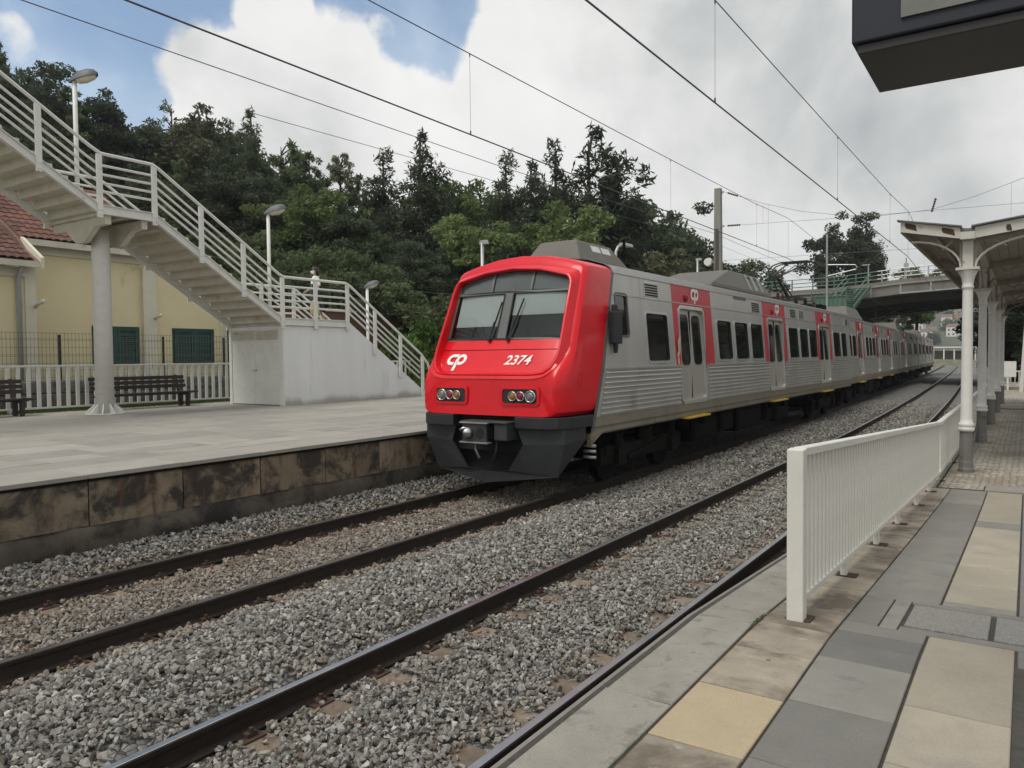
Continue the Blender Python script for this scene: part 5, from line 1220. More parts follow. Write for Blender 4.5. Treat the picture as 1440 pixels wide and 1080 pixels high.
# ================================================================ right platform: railing, canopy, display
def top_z(y): return interp(((4.5, 1.765), (13.3, 1.265), (40, 1.265)), y)
FXR = -1.11
PBM = MB().box(-.018, .018, -.018, .018, 0, 1).mesh('baluster')
def platform_rail(y0, y1, feet, lab, first):
    t = thing('platform_railing', lab, 'railing', (FXR, y0, zg(y0)))
    ys_ = [y0, y1]
    m = MB(); m.bar((FXR, y0+(.09 if first else 0), top_z(y0)-.025), (FXR, y1, top_z(y1)-.025), .075, .05); obj('top_rail', m, 'fence_paint', t, bevel=.006)
    m = MB(); lo = lambda y: interp(((4.5, .862), (13.3, .478), (40, .478)), y); m.bar((FXR, y0+(.085 if first else 0), lo(y0)), (FXR, y1, lo(y1)), .05, .03); obj('bottom_rail', m, 'fence_paint', t)
    y = y0+.16
    while y < y1-.03:
        z0 = lo(y)+.012; z1 = top_z(y)-.05
        c = link('baluster', PBM, 'fence_paint', t, True); c.location = (0, y-y0, z0-zg(y0)); c.scale = (1, 1, z1-z0); y += .112
    if first:
        m = MB(); m.box(FXR-.05, FXR+.045, y0-.01, y0+.082, zg(y0)-.01, top_z(y0)-.002); obj('end_post', m, 'fence_paint', t, bevel=.008)
        m = MB(); m.box(FXR-.06, FXR+.08, y0+.0, y0+.13, zg(y0)-.005, zg(y0)+.008); obj('base_plate', m, 'clip_rust', t)
    for y in feet:
        m = MB(); m.box(FXR-.02, FXR+.02, y-.035, y+.035, zg(y)-.005, lo(y)-.01); f = obj('foot', m, 'fence_paint', t)
        m = MB(); m.box(FXR-.05, FXR+.09, y-.06, y+.06, zg(y)-.004, zg(y)+.007); obj('base_plate', m, 'clip_rust', f)
platform_rail(4.60, 13.3, (6.04, 7.5, 8.85, 10.5, 11.95, 13.2), 'cream steel railing beside the ramp, nearest the camera', True)
platform_rail(13.31, 34, (15.5, 18, 20.5, 23, 25.5, 28, 30.5, 33), 'farther cream railing along the platform edge behind the canopy columns', False)

cp_ = thing('platform_canopy', 'old white valley-roofed platform canopy with peeling end board', 'canopy', (-.81, 14.2, .38))
CX = -.81; YS_, YE = 14.12, 36.
zl = lambda x: 4.21+(.20*(CX-x)/.93 if x < CX else .125*(x-CX))
XL, XR = -1.76, 3.2
for a, b, nm in ((XL, CX, 'roof_leaf'), (CX, XR, 'roof_leaf')):
    m = MB(); m.prism([(a, zl(a)+.02), (b, zl(b)+.02), (b, zl(b)+.06), (a, zl(a)+.06)], 'y', YS_+.03, YE); obj(nm, m, 'canopy_top', cp_)
    n_ = max(3, int((b-a)/.16))
    for i in range(n_):
        x0, x1 = lerp(a, b, i/n_)+.004, lerp(a, b, (i+1)/n_)-.004
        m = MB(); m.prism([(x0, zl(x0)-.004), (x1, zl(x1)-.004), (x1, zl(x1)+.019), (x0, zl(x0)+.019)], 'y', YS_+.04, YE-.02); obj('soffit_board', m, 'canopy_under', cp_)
# end boards with flaked paint
for a, b in ((XL, CX-.10), (CX+.10, XR)):
    m = MB(); m.prism([(a, zl(a)-.115), (b, zl(b)-.115), (b, zl(b)+.055), (a, zl(a)+.055)], 'y', YS_, YS_+.028); o = obj('end_board', m, 'canopy_white', cp_)
    m = MB(); m.prism([(a-.05, zl(a)+.062), (b+.02, zl(b)+.062), (b+.02, zl(b)+.085), (a-.05, zl(a)+.085)], 'y', YS_-.05, YS_+.12); obj('end_flashing', m, 'canopy_top', cp_)
for x0, x1, dz in ((-1.70, -1.52, .0), (-1.17, -.98, -.01), (-.30, -.22, -.04), (.1, .2, -.04)):
    m = MB(); zz = zl((x0+x1)/2); m.prism([(x0, zl(x0)+dz), (x0+.12*(x1-x0), zl(x0)+dz-.05), (x1, zl(x1)+dz-.07), (x1-.02, zl(x1)+dz+.03), (x0+.01, zl(x0)+dz+.04)], 'y', YS_-.004, YS_); obj('flaked_patch', m, 'clip_rust', cp_)
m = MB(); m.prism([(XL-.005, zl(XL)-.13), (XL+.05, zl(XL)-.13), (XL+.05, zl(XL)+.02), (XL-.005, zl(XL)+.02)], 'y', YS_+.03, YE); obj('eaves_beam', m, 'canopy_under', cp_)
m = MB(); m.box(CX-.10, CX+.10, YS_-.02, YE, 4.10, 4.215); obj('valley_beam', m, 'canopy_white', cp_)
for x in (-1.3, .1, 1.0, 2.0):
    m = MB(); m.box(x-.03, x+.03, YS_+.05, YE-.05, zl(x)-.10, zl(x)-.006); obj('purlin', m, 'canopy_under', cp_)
def arc3(x0, z0, x1, z1, n=8, side=1):   # quarter ellipse springing vertically from the column
    return [(x0+(x1-x0)*(1-math.cos(PI/2*i/n)), z0+(z1-z0)*math.sin(PI/2*i/n)) for i in range(n+1)]
for k in range(5):
    y = 14.33+4.95*k
    m = MB(); prof_ = [(.115, .372), (.118, .44), (.108, .455), (.104, .55), (.098, .57), (.092, 1.05)]
    m.lathe(prof_, CX, y, 20, True, .06); c = obj('column', m, 'column_grey', cp_, False)
    m = MB(); m.lathe([(.10, 1.045), (.118, 1.06), (.118, 1.10), (.10, 1.115), (.112, 1.13), (.112, 1.17), (.092, 1.19), (.085, 1.25), (.074, 3.30), (.074, 3.33), (.088, 3.345), (.088, 3.37), (.078, 3.385), (.082, 3.44), (.10, 3.52), (.135, 3.60), (.14, 3.62)], CX, y, 24); obj('column_shaft', m, 'column_white', c, True)
    m = MB(); m.box(CX-.165, CX+.165, y-.155, y+.155, 3.622, 3.665); m.box(CX-.075, CX+.075, y-.075, y+.075, 3.665, 4.098); obj('column_head', m, 'canopy_white', c, bevel=.006)
    m = MB(); m.box(CX-.19, CX+.19, y-.19, y+.17, .366, .385); obj('footing', m, 'coping', c)
    for sx, xe, ze in ((-1, -1.62, 4.17), (1, .35, 4.17)):
        m = MB(); pts = arc3(CX+sx*.10, 3.68, xe, ze-.03)
        for w_, dz in ((.03, 0),):
            for a, b in zip(pts, pts[1:]): m.bar((a[0], y, a[1]), (b[0], y, b[1]), .09, .035, up=(0, 1, 0)) if False else m.bar((a[0], y, a[1]), (b[0], y, b[1]), .085, .03)
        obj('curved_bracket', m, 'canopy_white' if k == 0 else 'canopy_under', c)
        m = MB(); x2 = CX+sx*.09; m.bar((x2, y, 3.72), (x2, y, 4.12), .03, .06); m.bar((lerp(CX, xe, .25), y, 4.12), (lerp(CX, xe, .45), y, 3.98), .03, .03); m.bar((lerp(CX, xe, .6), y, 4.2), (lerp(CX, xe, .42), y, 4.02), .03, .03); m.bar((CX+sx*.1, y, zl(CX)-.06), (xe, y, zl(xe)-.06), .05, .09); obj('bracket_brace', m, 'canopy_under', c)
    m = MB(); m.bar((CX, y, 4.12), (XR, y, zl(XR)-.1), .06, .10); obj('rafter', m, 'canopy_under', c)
for k in range(4):
    y = 14.33+4.95*k; m = MB()
    p1_ = [(y+.10+(2.37)*(1-math.cos(PI/2*i/8)), 3.69+.40*math.sin(PI/2*i/8)) for i in range(9)]
    for a, b in zip(p1_, p1_[1:]): m.bar((CX, a[0], a[1]), (CX, b[0], b[1]), .03, .05)
    p2_ = [(2*y+4.95-a, b) for a, b in p1_]
    for a, b in zip(p2_, p2_[1:]): m.bar((CX, a[0], a[1]), (CX, b[0], b[1]), .03, .05)
    obj('longitudinal_arch', m, 'canopy_under', cp_)
# rear posts so the canopy stands
for k in range(3):
    m = MB(); m.lathe([(.09, .37), (.075, 1.2), (.07, zl(2.6)-.01)], 2.6, 14.4+9.9*k, 14); obj('rear_post', m, 'column_white', cp_, True)

ds = thing('information_display', 'dark overhead information display box in the top right corner', 'display', (1.2, 3.3, PR))
m = MB(); m.box(-.548, 2.3, 3.06, 3.585, 3.435, 4.25); obj('housing', m, 'display_navy', ds, bevel=.008)
m = MB(); m.box(-.530, 2.28, 3.075, 3.575, 3.400, 3.4345); obj('base_tray', m, 'display_brown', ds, bevel=.004)
m = MB(); m.box(-.385, 2.1, 3.052, 3.0595, 3.49, 4.12); obj('screen', m, 'display_glass', ds)
m = MB(); m.box(1.9, 2.1, 3.22, 3.42, 4.24, 4.9); m.box(1.9, 3.2, 3.24, 3.40, 4.78, 4.95); m.cyl((3.1, 3.3, PR-.02), (3.1, 3.3, 4.95), .09, 16); obj('support', m, 'display_navy', ds)

# ================================================================ overhead line
def line(parent, name, pts, r, m_='wire_grey', n=6):
    mb = MB(); mb.tube(pts, r, n); return obj(name, mb, m_, parent)
for T, zc, zm, dr, lab in ((T1, 5.88, 7.18, (-6.3, 1.8, 9.93, 18.2, 25.5, 38, 47, 56, 65), 'overhead contact and messenger wires strung above the train'), (T2, 5.63, 6.98, (-6.3, 1.8, 9.95, 17.75, 25.3, 38, 47, 56, 65), 'overhead contact and messenger wires above the near empty track')):
    t = thing('overhead_line', lab, 'overhead line', (T, 0, zc), 'catenary of the two tracks')
    Y0 = [-25, 29.5, 72, 118, 165]; base = [T-curve(y) for y in Y0]; base[1] = T
    cpts = list(zip(base, Y0, [zc-.02, zc-.02, zc-.05, zc-.1, zc-.1]))
    mp = []
    for (xa, ya, _), (xb, yb, _) in zip(cpts, cpts[1:]):
        for i in range(12):
            s = i/12; mp.append((lerp(xa, xb, s), lerp(ya, yb, s), zm+.16*(2*s-1)**2*(.9 if ya < 0 else 1.4)-.06))
    mx = lambda y: interp(tuple((p[1], p[0]) for p in cpts), y); mz = lambda y: interp(tuple((p[1], p[2]) for p in mp), y); cz = lambda y: interp(tuple((p[1], p[2]) for p in cpts), y)
    line(t, 'contact_wire', cpts, .0105); line(t, 'messenger_wire', mp, .0078)
    for y in dr:
        line(t, 'dropper', [(mx(y), y, cz(y)), (mx(y), y, mz(y))], .0028, n=5)
        mb = MB(); mb.cyl((mx(y), y, cz(y)+.008), (mx(y), y, cz(y)+.06), .012, 6); mb.cyl((mx(y), y, mz(y)-.05), (mx(y), y, mz(y)+.008), .010, 6); obj('dropper_clamp', mb, 'wire_grey', t)
t = thing('feeder_wire', 'single feeder wire running left of the train towards the concrete mast', 'wire', (-10.2, 0, 6.7))
line(t, 'wire_strand', [(-10.2, -25, 6.75), (-10.2, 4, 6.70), (-10.2, 15, 6.73), (-10.2, 29.4, 7.05), (-12.2, 72, 7.3), (-15, 118, 7.3)], .007)
t = thing('feeder_wire', 'thin feeder wire sagging just below the other one, beside the mast', 'wire', (-10.35, 20, 6.4))
line(t, 'wire_strand', [(-10.35, 8, 6.25), (-10.35, 29.4, 6.75), (-12.4, 72, 6.9)], .005)
ms = thing('catenary_mast', 'tall square concrete catenary mast standing behind the train roof', 'mast', (-10.07, 29.5, PL))
m = MB(); m.loft([[(-10.07+a*s, 29.5+b*s, z) for a, b in ((-.17, -.15), (.17, -.15), (.17, .15), (-.17, .15))] for z, s in ((.5, 1.0), (8.78, .72))], True, True, True); obj('mast_shaft', m, 'concrete_mast', ms, bevel=.01)
m = MB(); m.box(-10.12, -10.02, 29.31, 29.36, 4.6, 7.2); obj('mast_shade_strip', m, 'bridge_under', ms)  # raised dark strip, painted to stand for the shade of a recess
m = MB(); m.tube([(-10.42, 29.4, 5.95), (-10.42, 29.28, 5.95)], [.17, .15], 16); m.bar((-10.42, 29.4, 5.95), (-10.1, 29.45, 5.95), .04, .04); obj('round_sign', m, 'white_paint', ms)
m = MB(); m.box(-9.92, -9.85, 29.46, 29.54, 7.27, 7.35); m.box(-9.92, -9.86, 29.46, 29.54, 8.58, 8.66); obj('wire_clamp', m, 'galvanised', ms)
mr = thing('catenary_mast', 'right-hand concrete catenary mast hidden by the platform canopy', 'mast', (5.2, 29.5, .38))
m = MB(); m.loft([[(5.2+a*s, 29.5+b*s, z) for a, b in ((-.17, -.15), (.17, -.15), (.17, .15), (-.17, .15))] for z, s in ((.3, 1.0), (9.6, .72))], True, True, True); obj('mast_shaft', m, 'concrete_mast', mr)
t = thing('span_wires', 'cross-span wires stretched between the masts across both tracks', 'wire', (-5, 29.5, 7))
line(t, 'head_span', [(-9.86, 29.5, 8.63), (-9.2, 29.5, 8.36), (-8.27, 29.5, 7.98), (-7.0, 29.5, 7.56), (-5.42, 29.5, 7.22), (-4.2, 29.5, 7.1), (-2.74, 29.5, 7.13), (-1.5, 29.5, 7.42), (-.16, 29.5, 7.84), (2, 29.5, 8.6), (5.1, 29.5, 9.5)], .007)
line(t, 'cross_span', [(-9.86, 29.5, 7.31), (-6.14, 29.5, 7.18), (-.16, 29.5, 7.05), (5.1, 29.5, 6.98)], .006)
line(t, 'registration_span', [(-9.9, 29.5, 5.98), (-3, 29.5, 5.86), (5.1, 29.5, 5.86)], .005)
for x, za, zb2 in ((-8.15, 7.93, 5.95), (-8.35, 7.99, 7.26), (-7.42, 7.2, 5.9), (-3.44, 7.12, 5.65), (-.5, 7.72, 5.86), (-5.3, 7.2, 7.17)): line(t, 'span_dropper', [(x, 29.5, za), (x, 29.5, zb2)], .0035, n=5)
def insul(a, b):
    a = Vector(a); b = Vector(b); mb = MB(); pts = []; rs_ = []
    for i in range(13): pts.append(a.lerp(b, i/12)); rs_.append(.018 if i % 2 == 0 else .045)
    mb.tube(pts, rs_, 8); return mb
for a, b in (((-9.7, 29.5, 8.57), (-9.3, 29.5, 8.40)), ((-9.7, 29.5, 7.305), (-9.2, 29.5, 7.29)), ((-2.74, 29.5, 7.05), (-2.62, 29.5, 7.5))): obj('insulator', insul(a, b), 'ceramic', t)
def far_mast(X_, Y_, z1, arms, lab, r=.065):
    t = thing('catenary_mast', lab, 'mast', (X_, Y_, 0))
    m = MB(); m.tube([(X_, Y_, -.2), (X_, Y_, z1)], [r*1.2, r*.8], 8); obj('mast_shaft', m, 'galvanised', t)
    for a in arms: mb = MB(); mb.tube([(X_+p[0], Y_+.0, p[1]) for p in a], .035, 6); obj('cantilever_arm', mb, 'galvanised', t)
far_mast(-9.25, 45, 8.88, [[(.05, 7.22), (1.45, 7.12), (1.55, 6.95)], [(.05, 6.6), (1.5, 6.88)]], 'thin steel catenary mast with bent arm in front of the lone tree')
far_mast(-11.0, 73, 7.45, [[(0, 7.2), (2.9, 6.72)], [(.2, 5.3), (3.0, 6.66)]], 'steel catenary mast with slanting arm under the road bridge')
def lamp(X_, Y_, z1, arm, lab):
    t = thing('lamp_post', lab, 'lamp post', (X_, Y_, PL), 'lamps along the far platform')
    m = MB()
    if arm: m.tube([(X_, Y_, PL-.02), (X_, Y_, z1-.25), (X_+.02, Y_+.12, z1-.08), (X_+.05, Y_+.35, z1)], .045, 8)
    else: m.tube([(X_, Y_, PL-.02), (X_, Y_, z1)], .04, 8)
    obj('pole', m, 'galvanised', t, True)
    m = MB(); m.loft([[(X_+.05+a*.12-.06*0, Y_+.33+b, z1+c_) for a, c_ in ((-1, -.03), (1, -.03), (.8, .06), (-.8, .06))] for b in ((0, .55) if arm else (-.36, -.30))], True, True, True); obj('lamp_head', m, 'galvanised', t)
lamp(-10.5, 14.45, 4.95, False, 'plain grey pole seen above the left of the train cab')
lamp(-10.5, 21.4, 5.75, True, 'grey lamp post with curved arm just behind the cab roof')
lamp(-10.5, 28.4, 5.95, False, 'thin grey lamp pole left of the concrete mast')
t = thing('telephone_wire', 'thin dark wire crossing in front of the wooded slope', 'wire', (-26, 22, 5.5))
line(t, 'wire_strand', [(-27, 17.5, 6.55), (-25.5, 23, 5.75), (-24, 29, 5.45), (-22, 40, 5.9)], .012, 'wire_mesh')
t = thing('utility_pole', 'short wooden pole behind the stair landing lamp', 'pole', (-27, 17.5, .6)); m = MB(); m.tube([(-27, 17.5, .3), (-27, 17.5, 7.0)], [.12, .09], 8); obj('pole', m, 'bark', t)

# ================================================================ road bridge
br_ = thing('road_bridge', 'grey concrete road bridge crossing over the tracks behind the train', 'bridge', (-4, 70, 6))
zbq = lambda x: interp(((-40, 5.7), (-12, 6.38), (-8, 6.78), (-3.9, 6.98), (14, 7.5), (40, 8.0)), x)
nf = lambda x: 64+.10*(x+12); ff_ = lambda x: 82+.10*(x+12)
bxs = [-45, -30, -20, -12.5, -10, -8, -6, -4, 0, 6, 14, 26, 40]
m = MB(); m.loft([[(x, nf(x), zbq(x)), (x, ff_(x), zbq(x)), (x, ff_(x), zbq(x)+1.1), (x, nf(x), zbq(x)+1.1)] for x in bxs], True, True, True); obj('deck', m, 'bridge_concrete', br_)
m = MB(); m.loft([[(x, nf(x)-.10, zbq(x)+.72), (x, nf(x)-.004, zbq(x)+.72), (x, nf(x)-.004, zbq(x)+.86), (x, nf(x)-.10, zbq(x)+.86)] for x in bxs], True, True, True); obj('edge_ledge', m, 'concrete_slab', br_)
m = MB()
for x in bxs[3:-1]: m.box(x-.06, x+.06, nf(x)-.05, nf(x)-.003, zbq(x)+.02, zbq(x)+.72)
m.loft([[(x, nf(x)-.07, zbq(x)+.0), (x, nf(x)-.004, zbq(x)+.0), (x, nf(x)-.004, zbq(x)+.10), (x, nf(x)-.07, zbq(x)+.10)] for x in bxs[5:]], True, True, True); obj('fascia_pipe', m, 'galvanised', br_)
for k in range(6):
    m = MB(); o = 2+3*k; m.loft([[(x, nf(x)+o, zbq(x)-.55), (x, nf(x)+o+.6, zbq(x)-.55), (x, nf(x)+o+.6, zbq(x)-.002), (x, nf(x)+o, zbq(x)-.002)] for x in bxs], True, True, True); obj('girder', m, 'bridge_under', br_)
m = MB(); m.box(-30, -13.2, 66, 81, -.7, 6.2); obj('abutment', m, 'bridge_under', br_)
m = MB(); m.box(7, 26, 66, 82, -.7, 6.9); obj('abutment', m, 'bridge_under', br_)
for side in (0, 1):
    fy = (lambda x: nf(x)+.25) if side == 0 else (lambda x: ff_(x)-.25)
    for k, (xa, xb, mt) in enumerate(((-30, -9.6, 'green_metal'), (-9.6, 30, 'galvanised'))):
        for h in (1.35, 1.65, 1.95):
            m = MB(); m.tube([(x, fy(x), zbq(x)+h) for x in [xa]+[b for b in bxs if xa < b < xb]+[xb]], .035, 6); obj('parapet_rail', m, mt, br_)
        x = xa+.3
        while x < xb:
            m = MB(); m.box(x-.04, x+.04, fy(x)-.04, fy(x)+.04, zbq(x)+1.09, zbq(x)+1.95); obj('parapet_post', m, mt, br_); x += 1.55
gs = thing('green_steps', 'green metal landing and steps at the left end of the road bridge', 'stairs', (-10.8, 56, 4.5))
m = MB(); m.box(-12.2, -10.0, 54.6, 57.2, 5.33, 5.45); obj('landing', m, 'green_metal', gs)
m = MB(); m.box(-12.2, -10.0, 54.58, 54.62, 5.45, 6.15); obj('side_sheet', m, 'green_metal', gs)
m = MB()
for i in range(9): x = -12.2+.275*i; m.box(x-.02, x+.02, 54.52, 54.575, 5.35, 6.50)
for z in (5.5, 6.15, 6.5): m.bar((-12.2, 54.55, z), (-10.0, 54.55, z), .05, .05)
obj('railing', m, 'green_metal', gs)
for x in (-10.0, -11.57):
    m = MB(); m.prism([(57.2, 5.33), (57.2, 5.6), (63.9, 7.55), (63.9, 7.3)], 'x', x-.03, x+.03); obj('stair_side', m, 'green_metal', gs)
    for dz in (.55, .95):
        m = MB(); m.bar((x, 57.2, 5.5+dz), (x, 63.9, 7.4+dz), .05, .05); obj('stair_rail', m, 'green_metal', gs)
for i in range(12): m = MB(); y = 57.2+.56*i; z = 5.5+.165*i; m.box(-11.53, -10.04, y, y+.56, z-.05, z); obj('step', m, 'green_metal', gs)
m = MB(); m.box(-11.3, -11.0, 55.6, 55.9, .3, 5.33); obj('prop', m, 'concrete_mast', gs)
for X_, z1, bx, lab in ((-7.75, 9.55, True, 'pole with a small box on the road bridge parapet'), (-10.35, 9.2, False, 'pale lamp pole standing on the road bridge')):
    t = thing('lamp_post', lab, 'lamp post', (X_, nf(X_)+1, zbq(X_)+1.1)); m = MB(); m.tube([(X_, nf(X_)+1, zbq(X_)+1.0), (X_, nf(X_)+1, z1)], .05, 8); obj('pole', m, 'galvanised', t)
    m = MB(); m.box(X_-.16, X_+.16, nf(X_)+.9, nf(X_)+1.1, z1-.75, z1-.4) if bx else m.box(X_-.45, X_+.1, nf(X_)+.9, nf(X_)+1.1, z1-.03, z1+.04); obj('lamp_head', m, 'galvanised', t)

# ================================================================ beyond the bridge
m = MB(); gx = [-620+40*i for i in range(29)]; gy = [500, 600, 720, 850, 1000, 1150, 1300, 1500, 1800]
hz_ = {500: 0, 600: .14, 720: .34, 850: .55, 1000: .74, 1150: .90, 1300: 1.0, 1500: 1.0, 1800: .9}
def fh(x, y): return -1+hz_[y]*(95+14*math.sin(x*.011+1)+8*math.sin(x*.031)+.05*max(0, -x-60))
def fhi(x, y):
    ks = sorted(hz_); return -1+interp(tuple((k, hz_[k]) for k in ks), y)*(95+14*math.sin(x*.011+1)+8*math.sin(x*.031)+.05*max(0, -x-60))
m.add([(x, y, fh(x, y)) for x in gx for y in gy], [(i*len(gy)+j, (i+1)*len(gy)+j, (i+1)*len(gy)+j+1, i*len(gy)+j+1) for i in range(len(gx)-1) for j in range(len(gy)-1)]); struct('far_hill', m, 'hill_green', True)
rs = random.Random(21)
HP = []
for i in range(40):
    y = rs.uniform(600, 980); HP.append((-y*rs.uniform(.062, .15), y))
for i in range(12): HP.append((-rs.uniform(200, 300), rs.uniform(800, 1150)))
HP.sort(key=lambda p: p[0]/p[1])
for i, (x, y) in enumerate(HP):
    z = fhi(x, y)-.5; w_ = rs.uniform(5, 10); d_ = rs.uniform(5, 8); h_ = rs.uniform(4, 7.5); ry_ = rs.uniform(-.4, .4)
    t = thing('house', 'small pale house on the distant hillside, %s' % ordn(i+1), 'house', (x, y, z), 'houses on the distant hill', ry_)
    m = MB(); m.box(-w_/2, w_/2, -d_/2, d_/2, -3, h_); obj('wall', m, rs.choice(['house_white', 'house_white', 'house_ochre']), t, local=True)
    m = MB(); m.prism([(-d_/2-.4, h_+.01), (d_/2+.4, h_+.01), (0, h_+2.)], 'x', -w_/2-.4, w_/2+.4); obj('roof', m, 'house_roof', t, local=True)
    for k in range(int(w_//3)):
        for zz in ((1.2, 2.7) if h_ < 6.5 else (1.2, 4.2)):
            m = MB(); xx = -w_/2+1.2+k*3; m.box(xx, xx+1.2, -d_/2-.05, -d_/2+.02, zz, zz+1.3); obj('window', m, 'cab_dark', t, local=True)
t = thing('station_shelter', 'pale low shelter roof on posts beside the line beyond the bridge', 'shelter', (-14, 182, 0))
m = MB(); m.box(-18.2, -8.5, 180, 190, 3.35, 3.6); obj('roof', m, 'house_white', t)
for i in range(6): m = MB(); x = -18+1.85*i; m.box(x-.12, x+.12, 180.2, 180.4, -.7, 3.35); obj('post', m, 'house_white', t)
m = MB(); m.box(-18, -8.8, 188, 188.3, -.7, 2.8); obj('back_wall', m, 'concrete_mast', t)
m = MB(); m.add([(-24, 158, -.6), (-8, 158, -.6), (-8, 176, .9), (-24, 176, 1.3)], [(0, 1, 2, 3)]); struct('grass_bank', m, 'earth')
# white fence and notice board closing the end of the right platform
wf_ = thing('end_fence', 'white barred fence closing the far end of the right platform', 'fence', (3, 47.5, .38))
for z in (.58, 1.30): m = MB(); m.box(-1.3, 8, 47.47, 47.53, z, z+.06); obj('fence_rail', m, 'white_paint', wf_)
BM_ = MB().box(-.022, .022, -.02, .02, 0, .66).mesh('fence_bar')
for i in range(52): c = link('fence_bar', BM_, 'white_paint', wf_, True); c.location = (-1.25+.178*i-3, 0, .26)
m = MB(); m.box(-1.3, 8, 47.3, 47.7, .37, .5); obj('fence_kerb', m, 'coping', wf_)
t = thing('notice_board', 'small white board fixed on the far end fence', 'board', (-.85, 47, .4)); m = MB(); m.box(-1.2, -.48, 46.9, 47.0, 1.05, 1.85); m.box(-.88, -.8, 46.92, 46.98, .37, 1.05); obj('board_panel', m, 'white_paint', t)
m = MB(); m.box(9.02, 60, -10, 120, -.7, .30); struct('forecourt', m, 'asphalt')
m = MB(); m.tube([(-.25, 45, .37), (-.05, 45, 4.4)], [.09, .07], 8); tag(obj('pale_pole', m, 'column_white'), 'slim leaning pale pole beyond the last canopy column', 'pole')

